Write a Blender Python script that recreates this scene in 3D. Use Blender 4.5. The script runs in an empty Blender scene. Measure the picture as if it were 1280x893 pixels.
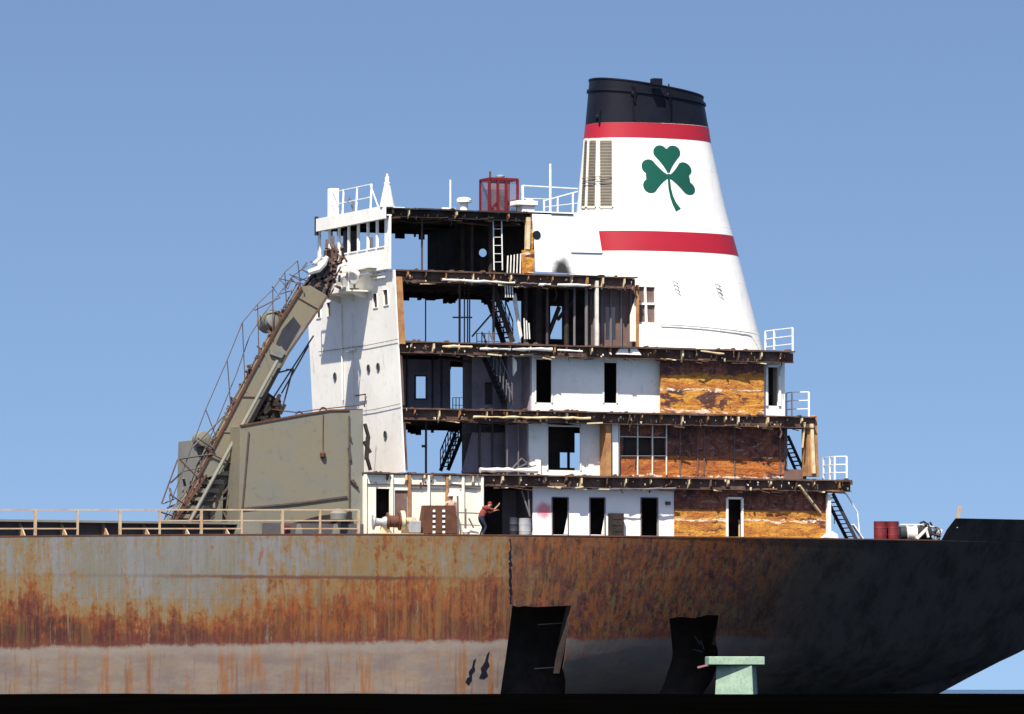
import bpy, bmesh, math, random
from mathutils import Vector, Matrix
from mathutils.bvhtree import BVHTree
random.seed(7)
R = math.radians
scn = bpy.context.scene
col = scn.collection

# ------------------------------------------------------------------ camera, sky, sun, exposure
TH = R(24.0)                      # the lens looks 24 degrees forward of the ship's beam
FPX, CX, CY, HZ = 7170.0, 640.0, 446.5, 862.0
PITCH = math.atan((HZ - CY) / FPX)
DIST, EYE = 230.0, 2.2
DH = Vector((math.sin(TH), math.cos(TH), 0))
RT = Vector((math.cos(TH), -math.sin(TH), 0))
CAM = Vector((0, 0, EYE)) - DH * DIST
FW = DH * math.cos(PITCH) + Vector((0, 0, math.sin(PITCH)))
UP = -DH * math.sin(PITCH) + Vector((0, 0, math.cos(PITCH)))
cd = bpy.data.cameras.new('camera')
cd.sensor_width = 36.0
cd.lens = FPX / 1280.0 * 36.0
cd.clip_start, cd.clip_end = 1.0, 60000.0
cam = bpy.data.objects.new('camera', cd)
col.objects.link(cam)
cam.location = CAM
cam.rotation_euler = Matrix((RT, UP, -FW)).transposed().to_euler()
scn.camera = cam

SUN_EL, SUN_PHI = R(55.0), R(39.0)
SUN_DIR = Vector((-math.cos(SUN_EL) * math.sin(SUN_PHI), -math.cos(SUN_EL) * math.cos(SUN_PHI), math.sin(SUN_EL)))
w = bpy.data.worlds.new("World")
scn.world = w
w.use_nodes = True
wt = w.node_tree
bg = wt.nodes['Background']
sky = wt.nodes.new('ShaderNodeTexSky')
sky.sky_type = 'NISHITA'
sky.sun_disc = False
sky.sun_elevation = SUN_EL
sky.sun_rotation = math.atan2(SUN_DIR.x, SUN_DIR.y)
sky.altitude = 0
sky.air_density, sky.dust_density, sky.ozone_density = 1.0, 0.7, 2.8
tc = wt.nodes.new('ShaderNodeTexCoord')
vm = wt.nodes.new('ShaderNodeVectorMath'); vm.operation = 'MULTIPLY_ADD'
vm.inputs[1].default_value = (1, 1, 1.75)
vm.inputs[2].default_value = (0, 0, 0.205)
vn = wt.nodes.new('ShaderNodeVectorMath'); vn.operation = 'NORMALIZE'
wt.links.new(tc.outputs['Generated'], vm.inputs[0])
wt.links.new(vm.outputs[0], vn.inputs[0])
wt.links.new(vn.outputs[0], sky.inputs['Vector'])
wt.links.new(sky.outputs[0], bg.inputs[0])
bg.inputs[1].default_value = 0.081
sd = bpy.data.lights.new('sun', 'SUN')
sd.energy = 5.0
sd.angle = R(0.5)
sd.color = (1.0, 0.915, 0.79)
so = bpy.data.objects.new('sun', sd)
col.objects.link(so)
so.rotation_euler = SUN_DIR.to_track_quat('Z', 'Y').to_euler()
vs = scn.view_settings
vs.view_transform = 'Standard'
vs.look = 'None'
vs.exposure = 0.95
vs.gamma = 1.0
vs.use_curve_mapping = False

# ------------------------------------------------------------------ picture -> place
def ray(px, py):
    return (RT * ((px - CX) / FPX) + UP * ((CY - py) / FPX) + FW)
def P(px, py, Y=0.0):
    d = ray(px, py)
    return CAM + d * ((Y - CAM.y) / d.y)
def PX(px, py, X):
    d = ray(px, py)
    return CAM + d * ((X - CAM.x) / d.x)
def xat(px, Y, py=600): return P(px, py, Y).x
def zat(px, py, Y): return P(px, py, Y).z

# ------------------------------------------------------------------ materials
class NT:
    def __init__(s, name):
        s.m = bpy.data.materials.new(name); s.m.use_nodes = True
        s.t = s.m.node_tree; s.b = s.t.nodes['Principled BSDF']
        s.o = s.t.nodes.new('ShaderNodeTexCoord').outputs['Object']
    def put(s, sock, v):
        if isinstance(v, bpy.types.NodeSocket): s.t.links.new(v, sock)
        elif v is not None:
            if isinstance(v, (tuple, list)) and len(v) == 3 and sock.type == 'RGBA': v = (*v, 1)
            sock.default_value = v
    def math(s, op, a, b=0.0, c=None, clamp=False):
        n = s.t.nodes.new('ShaderNodeMath'); n.operation = op; n.use_clamp = clamp
        s.put(n.inputs[0], a); s.put(n.inputs[1], b)
        if c is not None: s.put(n.inputs[2], c)
        return n.outputs[0]
    def noise(s, scale=(1, 1, 1), detail=5, rough=.55, off=(0, 0, 0), dist=0.0):
        mp = s.t.nodes.new('ShaderNodeMapping')
        mp.inputs['Scale'].default_value = scale if not isinstance(scale, (int, float)) else (scale,) * 3
        mp.inputs['Location'].default_value = off
        s.t.links.new(s.o, mp.inputs[0])
        n = s.t.nodes.new('ShaderNodeTexNoise')
        n.inputs['Scale'].default_value = 1.0
        n.inputs['Detail'].default_value = detail
        n.inputs['Roughness'].default_value = rough
        n.inputs['Distortion'].default_value = dist
        s.t.links.new(mp.outputs[0], n.inputs['Vector'])
        return n.outputs['Fac']
    def xyz(s):
        n = s.t.nodes.new('ShaderNodeSeparateXYZ'); s.t.links.new(s.o, n.inputs[0])
        return n.outputs
    def step(s, v, lo, hi, a=0.0, b=1.0):
        n = s.t.nodes.new('ShaderNodeMapRange'); n.interpolation_type = 'SMOOTHSTEP'
        s.put(n.inputs[0], v)
        n.inputs[1].default_value = lo; n.inputs[2].default_value = hi
        n.inputs[3].default_value = a; n.inputs[4].default_value = b
        return n.outputs[0]
    def mix(s, f, a, b):
        n = s.t.nodes.new('ShaderNodeMix'); n.data_type = 'RGBA'
        s.put(n.inputs[0], f); s.put(n.inputs[6], a); s.put(n.inputs[7], b)
        return n.outputs[2]
    def curve(s, v, pts):
        n = s.t.nodes.new('ShaderNodeFloatCurve')
        c = n.mapping.curves[0]
        while len(c.points) > 2: c.points.remove(c.points[1])
        c.points[0].location = pts[0]; c.points[1].location = pts[-1]
        for p in pts[1:-1]: c.points.new(*p)
        for p in c.points: p.handle_type = 'VECTOR'
        n.mapping.update()
        s.put(n.inputs['Value'], v)
        return n.outputs[0]
    def bump(s, h, strength=.3, dist=.02):
        n = s.t.nodes.new('ShaderNodeBump')
        n.inputs['Strength'].default_value = strength; n.inputs['Distance'].default_value = dist
        s.t.links.new(h, n.inputs['Height'])
        s.t.links.new(n.outputs[0], s.b.inputs['Normal'])
    def done(s, colour, rough=.6, metal=0.0):
        s.put(s.b.inputs['Base Color'], colour)
        s.put(s.b.inputs['Roughness'], rough)
        s.b.inputs['Metallic'].default_value = metal
        return s.m

def paint(name, c1, c2=None, rust=0.0,  rustc=(.16, .06, .02), streak=4.0, dirt=.25, rough=.55, scale=1.2, bump=.15, metal=0.0, lo=.5):
    """weathered paint: two tones, rust streaks running down, dirt flecks"""
    n = NT(name)
    c2 = c2 or tuple(v * .8 for v in c1)
    c = n.mix(n.step(n.noise(scale, 6, .6), .35, .68), c1, c2)
    if dirt:
        c = n.mix(n.math('MULTIPLY', n.step(n.noise(scale * 6, 5, .7, (3, 1, 7)), .52, .72), dirt), c, tuple(v * .35 for v in c2))
    if rust:
        s = n.noise((streak, streak, streak * .12), 5, .65, (9, 2, 4))
        b = n.noise(scale * 1.7, 7, .7, (1, 8, 2))
        f = n.math('ADD', n.math('MULTIPLY', s, .55), n.math('MULTIPLY', b, .45))
        f = n.step(f, lo + .14 - rust * .2, lo + .24 - rust * .2)
        c = n.mix(n.math('MULTIPLY', f, min(1, .45 + rust * .6)), c, n.mix(n.noise(scale * 5, 4), rustc, tuple(v * .4 for v in rustc)))
    if bump: n.bump(n.noise(scale * 9, 5, .6), bump, .01)
    if max(c1) < .16: n.b.inputs['Specular IOR Level'].default_value = .18
    return n.done(c, rough, metal)

M = {}
M['white'] = paint('white_paint', (.80, .78, .73), (.72, .70, .655), rust=.30, rustc=(.46, .31, .17), dirt=.22, rough=.5, scale=.5, streak=5, bump=.06)
M['shell_white'] = paint('funnel_white_paint', (.82, .82, .80), (.78, .79, .79), dirt=.05, rough=.42, scale=.35, bump=.04)
def mat_funnel():
    n = NT('funnel_white_paint')
    x, y, z = n.xyz()[0:3]
    c = n.mix(n.step(n.noise(.4, 6, .6), .35, .68), (.80, .785, .745), (.75, .745, .72))
    run = n.math('MULTIPLY', n.step(n.noise((3.4, 3.4, .16), 7, .7, (2, 2, 2)), .575, .70), .45)
    c = n.mix(run, c, (.56, .50, .42))
    def lines(v, pitch, wd, o):
        f = n.math('ABSOLUTE', n.math('SUBTRACT', n.math('FRACT', n.math('MULTIPLY_ADD', v, 1 / pitch, o)), .5))
        return n.step(f, wd / pitch, wd / pitch * .3)
    sm = n.math('MAXIMUM', lines(x, 1.55, .02, .2), lines(z, 2.35, .02, .35))
    c = n.mix(n.math('MULTIPLY', sm, n.math('MULTIPLY', n.noise(1.2, 5, .7), .42)), c, (.42, .40, .38))
    c = n.mix(n.math('MULTIPLY', n.step(n.noise(5, 7, .8, (3, 3, 3)), .63, .70), .6), c, (.40, .28, .18))
    n.bump(n.math('ADD', n.math('MULTIPLY', n.noise((.7, .7, .5), 3, .5), 5.0), n.math('MULTIPLY', sm, .5)), .25, .03)
    return n.done(c, .45)
M['clean_white'] = mat_funnel()
M['ivory'] = paint('ivory_paint', (.74, .71, .62), (.70, .66, .54), rust=.22, rustc=(.40, .22, .08), dirt=.2, rough=.55, scale=.9, streak=6)
M['tan'] = paint('grey_tan_paint', (.170, .148, .100), (.140, .143, .122), rust=.30, rustc=(.16, .08, .03), dirt=.3, rough=.6, scale=.45, streak=2.5)
M['tan_light'] = paint('pale_grey_paint', (.168, .168, .145), (.135, .138, .128), rust=.22, rustc=(.16, .08, .03), dirt=.25, rough=.6, scale=.6, streak=3)
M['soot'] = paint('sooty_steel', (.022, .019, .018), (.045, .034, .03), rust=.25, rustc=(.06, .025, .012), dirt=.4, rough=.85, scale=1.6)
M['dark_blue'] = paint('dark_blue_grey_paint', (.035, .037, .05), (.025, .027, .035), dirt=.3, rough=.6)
M['edge'] = paint('burnt_deck_edge', (.066, .038, .030), (.125, .080, .064), rust=.42, rustc=(.20, .085, .04), dirt=.5, rough=.85, scale=2.2)
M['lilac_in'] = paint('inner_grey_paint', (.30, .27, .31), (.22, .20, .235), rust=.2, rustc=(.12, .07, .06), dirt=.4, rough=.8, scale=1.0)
M['lilac'] = paint('lilac_grey_paint', (.15, .14, .15), (.12, .11, .12), rust=.15, rustc=(.06, .035, .03), dirt=.3, rough=.7, scale=1.0)  # even grey-lilac paint, used inside and outside
M['brown'] = paint('brown_rusty_panel', (.13, .08, .07), (.17, .12, .11), rust=.4, rustc=(.11, .04, .025), dirt=.35, rough=.8, scale=1.3, streak=6)
M['rust'] = paint('rusted_steel', (.115, .05, .03), (.075, .036, .026), rust=.3, rustc=(.15, .06, .025), dirt=.4, rough=.85, scale=3)
M['rust_orange'] = paint('orange_rusted_edge', (.36, .19, .07), (.25, .11, .045), rust=.3, rustc=(.13, .05, .02), dirt=.3, rough=.85, scale=3)
M['cream'] = paint('cream_primer', (.62, .53, .33), (.5, .36, .2), rust=.2, rustc=(.2, .1, .04), dirt=.3, scale=3)
M['lagging'] = paint('white_pipe_lagging', (.66, .63, .58), (.5, .46, .4), rust=.1, dirt=.3, scale=2.5, rough=.9)
M['rail_white'] = paint('white_rail_paint', (.78, .78, .76), dirt=.1, scale=3)
M['rail_tan'] = paint('rusty_cream_rail', (.42, .33, .23), (.36, .23, .13), rust=.3, rustc=(.3, .12, .04), dirt=.2, scale=2.2, streak=3)
M['rail_dark'] = paint('dark_rail_steel', (.06, .055, .06), (.11, .07, .05), dirt=.2, scale=3)
M['red'] = paint('funnel_red_paint', (.33, .009, .022), (.29, .008, .019), dirt=.12, rough=.42, scale=.4, bump=.04)
M['black'] = paint('funnel_black_paint', (.0055, .006, .011), (.009, .0095, .016), dirt=.2, rough=.38, scale=.6, bump=.05)
M['green'] = paint('shamrock_green_paint', (.008, .078, .056), (.009, .068, .05), dirt=.08, rough=.45, scale=.8, bump=.03)
M['louver'] = paint('brown_louver', (.27, .23, .17), (.22, .19, .14), rust=.15, dirt=.2, scale=2)
M['cage'] = paint('maroon_cage_paint', (.15, .012, .02), (.11, .011, .017), dirt=.3, scale=3)
M['cage_mesh'] = paint('violet_grey_wire_panel', (.20, .15, .19), (.16, .12, .15), dirt=.3, scale=4)
M['silver'] = paint('worn_silver_paint', (.34, .35, .37), (.25, .26, .28), rust=.15, dirt=.3, scale=3, rough=.4)
M['drum_red'] = paint('red_drum_paint', (.16, .015, .02), (.12, .013, .018), dirt=.35, rough=.5, scale=2.5)
M['mint'] = paint('mint_green_paint', (.27, .39, .295), (.20, .29, .23), rust=.38, rustc=(.10, .13, .09), dirt=.65, scale=3.0, rough=.7)
M['pink'] = paint('faded_pink_wood', (.35, .16, .17), dirt=.3, scale=4)
M['coaming'] = paint('dark_coaming_paint', (.07, .07, .082), (.085, .08, .085), rust=.25, rustc=(.1, .05, .03), dirt=.4, scale=1.5)
M['glass'] = paint('dark_window_glass', (.015, .016, .02), dirt=.1, rough=.15, bump=0)
M['skin'] = paint('tanned_skin', (.33, .16, .10), dirt=.05, scale=6, bump=.02)
M['shirt_pale'] = paint('pale_shirt', (.42, .30, .25), dirt=.15, scale=6, rough=.9)
M['shirt_red'] = paint('rust_red_shirt', (.20, .030, .022), (.13, .024, .02), dirt=.2, scale=6, rough=.9)
M['trousers'] = paint('navy_trousers', (.02, .025, .05), dirt=.2, scale=6, rough=.9)
M['helmet'] = paint('white_helmet', (.8, .8, .78), dirt=.05, scale=4, rough=.35)
M['sill_black'] = paint('black_bank_earth', (.0006, .0006, .0006), (.001, .0009, .0009), dirt=.2, rough=1.0, scale=.3)
M['sill_black'].node_tree.nodes['Principled BSDF'].inputs['Specular IOR Level'].default_value = 0.0

def mat_insulation(zb=None, rag=.3, sl=0.0, x0=0.0, ca=(.56, .265, .036), cb=(.36, .125, .022)):
    n = NT('torn_orange_insulation')
    x, y, z = n.xyz()[0:3]
    lay = n.noise((.9, .9, 3.6), 8, .7, (2, 5, 1), .6)
    c = n.mix(n.step(lay, .40, .58), ca, cb)
    crk = n.noise((3.2, 3.2, 5.5), 8, .78, (4, 4, 4), 1.2)
    c = n.mix(n.step(crk, .53, .64), c, (.15, .042, .018))
    c = n.mix(n.math('MULTIPLY', n.step(n.noise(9.0, 5, .75, (1, 1, 6)), .52, .66), .6), c, (.09, .028, .016))
    # bared patches where the facing is torn off down to dark board
    tear = n.noise((.45, .45, 1.1), 8, .7, (1, 9, 9), .6)
    c = n.mix(n.step(tear, .565, .60), c, n.mix(n.noise(6, 6, .7), (.10, .034, .026), (.052, .020, .02)))
    # white shreds of facing along the horizontal battens
    bat = n.math('ABSOLUTE', n.math('SUBTRACT', n.math('FRACT', n.math('MULTIPLY_ADD', z, 1.12, n.math('MULTIPLY', n.noise(.9, 4, .6, (6, 6, 1)), .5))), .5))
    shr = n.math('ADD', n.math('MULTIPLY', n.step(bat, .0, .16, .16, 0.0), 1.0), n.noise((1.6, 1.6, 4.2), 8, .78, (7, 1, 3), .8))
    c = n.mix(n.math('MULTIPLY', n.step(shr, .63, .68), .92), c, (.70, .58, .44))
    if zb is not None:
        # the upper half is stripped to red-brown board with paler batten lines
        e = n.math('MULTIPLY_ADD', n.math('SUBTRACT', n.noise((.8, .8, .5), 7, .7, (3, 3, 7)), .5), rag, n.math('SUBTRACT', z, n.math('MULTIPLY_ADD', n.math('SUBTRACT', x, x0), sl, zb)))
        brd = n.mix(n.step(n.noise((.8, .8, .5), 7, .7, (5, 1, 1)), .35, .65), (.27, .090, .052), (.10, .034, .026))
        brd = n.mix(n.math('MULTIPLY', n.step(n.noise((3.4, 3.4, 2.5), 9, .82, (2, 6, 6), .8), .46, .57), .85), brd, (.042, .017, .016))
        brd = n.mix(n.math('MULTIPLY', n.step(n.noise((2.2, 2.2, 6), 9, .8, (9, 1, 1), 1.2), .56, .62), .75), brd, (.36, .28, .25))
        c = n.mix(n.step(e, -.03, .03), c, brd)
    n.bump(n.math('ADD', n.noise(6, 7, .75), n.math('MULTIPLY', lay, 1.5)), .8, .06)
    return n.done(c, .9)
M['insulation'] = mat_insulation()

def mat_hull():
    n = NT('rusted_hull_paint')
    x, y, z = n.xyz()[0:3]
    Xn = n.math('DIVIDE', n.math('ADD', x, 26.0), 62.0, clamp=True)       # 0..1 along the ship
    def xn(px): return (xat(px, 0, 740) + 26.0) / 62.0
    wob = n.math('MULTIPLY', n.math('SUBTRACT', n.noise(.5, 5, .6), .5), .35)
    # boundary between topside paint and boot-topping
    zb = n.math('MULTIPLY_ADD', x, 0.0165, 4.17)
    dz = n.math('ADD', n.math('SUBTRACT', z, zb), wob)
    s1 = n.noise((2.6, 2.6, .22), 8, .68, (1, 2, 3))
    s2 = n.noise((7.0, 7.0, .45), 7, .7, (5, 2, 3))
    b1 = n.noise(.42, 8, .66, (4, 4, 1))
    b2 = n.noise(2.2, 8, .72, (8, 3, 1))
    topgrey = n.mix(n.step(n.noise((.35, .35, .2), 5, .55, (3, 3, 3)), .36, .66), (.168, .172, .178), (.140, .132, .098))
    topgrey = n.mix(n.math('MULTIPLY', n.step(s2, .45, .7), .4), topgrey, (.095, .083, .06))
    base = n.curve(Xn, [(0, .55), (xn(60), .54), (xn(110), .38), (xn(290), .36), (xn(360), .54), (xn(430), .58), (xn(520), .70), (xn(640), .72), (xn(760), .82), (xn(900), .85), (xn(1000), .7), (1, .4)])
    low = n.curve(n.math('DIVIDE', n.math('SUBTRACT', dz, -.3), 5.0, clamp=True), [(0, .75), (.06, .70), (.2, .46), (.36, .22), (.5, .06), (.78, .0), (.92, .03), (1, .22)])
    f = n.math('ADD', n.math('MULTIPLY', s1, .42), n.math('ADD', n.math('MULTIPLY', b1, .36), n.math('MULTIPLY', b2, .22)))
    above = n.math('MULTIPLY', n.step(n.math('ADD', z, wob), 6.5, 6.8), n.step(x, xat(690, 0), xat(600, 0)))
    base = n.math('MULTIPLY', base, n.math('MULTIPLY_ADD', above, -.22, 1.0))
    b3 = n.noise((8.0, 8.0, 3.2), 6, .75, (2, 8, 6))
    f = n.math('ADD', n.math('ADD', n.math('MULTIPLY', s1, .34), n.math('MULTIPLY', b1, .28)), n.math('ADD', n.math('MULTIPLY', b2, .26), n.math('MULTIPLY', b3, .22)))
    amt = n.math('ADD', n.math('ADD', f, n.math('MULTIPLY', base, .30)), n.math('MULTIPLY', low, .34))
    c = n.mix(n.math('MULTIPLY', n.step(amt, .655, .735), .85), topgrey, (.185, .115, .040))
    c = n.mix(n.math('MULTIPLY', n.step(amt, .735, .785), .92), c, n.mix(n.step(b1, .4, .6), (.185, .050, .013), (.135, .038, .016)))
    c = n.mix(n.math('MULTIPLY', n.step(amt, .785, .835), .9), c, n.mix(n.step(b3, .4, .6), (.098, .024, .017), (.062, .020, .018)))
    c = n.mix(n.math('MULTIPLY', n.step(amt, .845, .895), .8), c, (.040, .015, .013))
    maroon = n.curve(Xn, [(0, 0), (xn(560), .08), (xn(634), .22), (xn(639), .7), (xn(700), .85), (xn(900), .9), (1, .8)])
    c = n.mix(n.math('MULTIPLY', maroon, n.step(n.noise((1.3, 1.3, .45), 9, .76, (6, 6, 2)), .26, .46)), c, n.mix(n.step(b2, .35, .65), (.092, .034, .028), (.046, .020, .020)))
    c = n.mix(n.math('MULTIPLY', maroon, n.step(n.noise((2.2, 2.2, 1.5), 8, .78, (1, 6, 8)), .50, .60)), c, (.022, .012, .012))
    # vivid rust washed down below the seam amidships
    wash = n.math('MULTIPLY', n.curve(Xn, [(0, 0), (xn(250), 0), (xn(330), .75), (xn(470), 1), (xn(600), .35), (xn(680), 0), (1, 0)]), n.math('MULTIPLY', n.step(z, 6.66, 6.56), n.step(n.math('ADD', n.noise((2.2, 2.2, .3), 9, .76, (3, 5, 5)), n.math('MULTIPLY', n.step(dz, 2.6, .3), .12)), .44, .60)))
    c = n.mix(n.math('MULTIPLY', wash, .60), c, n.mix(n.step(n.noise((1.9, 1.9, .8), 8, .78, (8, 1, 5)), .40, .58), (.25, .074, .014), (.095, .028, .014)))
    # maroon scale creeping up from the waterline band
    mb_ = n.math('MULTIPLY_ADD', n.math('SUBTRACT', n.noise((2.6, 2.6, .7), 9, .8, (5, 5, 8)), .5), 3.4, dz)
    c = n.mix(n.math('MULTIPLY', n.step(mb_, .50, .05), .75), c, n.mix(b2, (.115, .026, .020), (.06, .022, .022)))
    # ochre runs from the gunwale and orange blooms, thicker amidships
    och = n.math('MULTIPLY', n.step(n.noise((4.4, 4.4, .12), 9, .78, (4, 9, 2)), .46, .56), n.math('MULTIPLY_ADD', base, .8, .05))
    och = n.math('MULTIPLY', och, n.step(n.noise((.8, .8, .5), 6, .7, (9, 5, 5)), .36, .56))
    c = n.mix(n.math('MULTIPLY', och, .85), c, (.165, .105, .040))
    blo = n.math('ADD', n.noise((2.8, 2.8, 1.0), 10, .82, (5, 8, 2)), n.math('MULTIPLY', base, .16))
    blo = n.math('ADD', blo, n.math('MULTIPLY', n.step(z, 7.2, 8.3), .035))
    c = n.mix(n.math('MULTIPLY', n.step(blo, .640, .68), .75), c, n.mix(b2, (.235, .080, .016), (.13, .036, .014)))
    scr = n.math('MULTIPLY', n.step(n.noise((3.0, 3.0, .16), 9, .8, (7, 7, 3)), .575, .62), n.step(n.noise((.9, .9, .8), 6, .7, (3, 1, 4)), .46, .56))
    c = n.mix(n.math('MULTIPLY', scr, n.math('MULTIPLY', n.step(x, xat(700, 0), xat(600, 0)), .75)), c, (.150, .140, .098))
    # pits and runs in black and orange all over
    c = n.mix(n.math('MULTIPLY', n.step(n.noise((4.2, 4.2, 1.1), 8, .8, (6, 1, 1)), .60, .68), .8), c, (.17, .052, .015))
    c = n.mix(n.math('MULTIPLY', n.step(n.noise((6.5, 6.5, 3.0), 7, .8, (1, 1, 9)), .62, .69), .85), c, (.03, .018, .015))
    # plate seam with its stain
    seam = n.math('ABSOLUTE', n.math('SUBTRACT', z, n.math('MULTIPLY_ADD', wob, .12, 6.62)))
    sx = n.curve(Xn, [(0, .0), (xn(180), .25), (xn(280), .9), (xn(500), 1), (xn(560), .3), (xn(640), .4), (xn(900), .5), (1, .2)])
    c = n.mix(n.math('MULTIPLY', n.step(n.math('ADD', seam, n.math('MULTIPLY', n.math('SUBTRACT', n.noise((1.5, 1.5, 3), 6, .7), .5), .22)), .11, .02), n.math('MULTIPLY', sx, .85)), c, (.085, .035, .025))
    seam2 = n.math('ABSOLUTE', n.math('SUBTRACT', z, n.math('MULTIPLY_ADD', wob, .1, 5.72)))
    c = n.mix(n.math('MULTIPLY', n.step(seam2, .03, .01), .18), c, (.09, .06, .05))
    # boot-topping below
    boot = n.mix(n.step(n.noise((.5, .5, 1.4), 6, .6, (5, 1, 1)), .35, .65), (.195, .155, .125), (.140, .112, .104))
    boot = n.mix(n.math('MULTIPLY', n.step(n.noise((2.1, 2.1, .14), 7, .68, (3, 8, 1)), .53, .66), .8), boot, (.20, .075, .018))
    boot = n.mix(n.math('MULTIPLY', n.step(n.noise((.7, .7, 2.4), 8, .72, (2, 8, 4)), .50, .62), .5), boot, (.20, .13, .075))
    boot = n.mix(n.math('MULTIPLY', n.step(n.noise((3.4, 3.4, .2), 6, .65, (7, 8, 1)), .57, .68), .7), boot, (.14, .06, .03))
    boot = n.mix(n.math('MULTIPLY', n.step(n.noise(2.6, 7, .75, (3, 2, 9)), .56, .7), .5), boot, (.10, .072, .07))
    boot = n.mix(n.math('MULTIPLY', n.step(dz, -.55, -.15), .55), boot, (.215, .185, .16))
    boot_shade = n.step(x, xat(640, 0), xat(760, 0))  # boot-topping coloured darker aft to stand for shade under the hull
    boot = n.mix(n.math('MULTIPLY', boot_shade, .7), boot, (.050, .040, .042))
    c = n.mix(n.step(n.math('MULTIPLY_ADD', n.math('SUBTRACT', n.noise((3, 3, 2.5), 8, .75, (4, 4, 4)), .5), .5, dz), .10, -.12), c, boot)
    line = n.math('ABSOLUTE', n.math('SUBTRACT', dz, .10))
    c = n.mix(n.math('MULTIPLY', n.step(line, .11, .02), n.math('MULTIPLY', n.noise((1.3, 1.3, 1), 7, .75), .8)), c, (.11, .032, .026))
    # shade of the stern put into the colour as near-black, with paler scrapes
    edge = n.math('ADD', x, n.math('MULTIPLY', n.math('SUBTRACT', n.noise(.35, 7, .65, (9, 9, 9)), .5), 8.0))
    c = n.mix(n.step(edge, xat(900, 0), xat(1060, 0)), c, n.mix(n.step(n.noise((.9, .9, .5), 7, .7), .4, .66), n.mix(n.math('MULTIPLY', n.step(n.noise((1.6, 1.6, 2.2), 9, .8, (8, 2, 6)), .64, .69), .6), (.028, .0255, .024), (.075, .056, .046)), (.009, .0078, .0074)))
    n.bump(n.math('ADD', n.math('MULTIPLY', n.noise((.6, .6, .35), 3, .5), 6.0), n.noise(5, 7, .7)), .35, .03)
    n.b.inputs['Specular IOR Level'].default_value = .2
    return n.done(c, .75)
M['hull'] = mat_hull()

def mat_water():
    n = NT('sea_water')
    n.bump(n.noise((.25, .25, .25), 4, .6), .25, .2)
    m = n.done((.03, .06, .10), .25)
    return m
M['water'] = mat_water()

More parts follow.
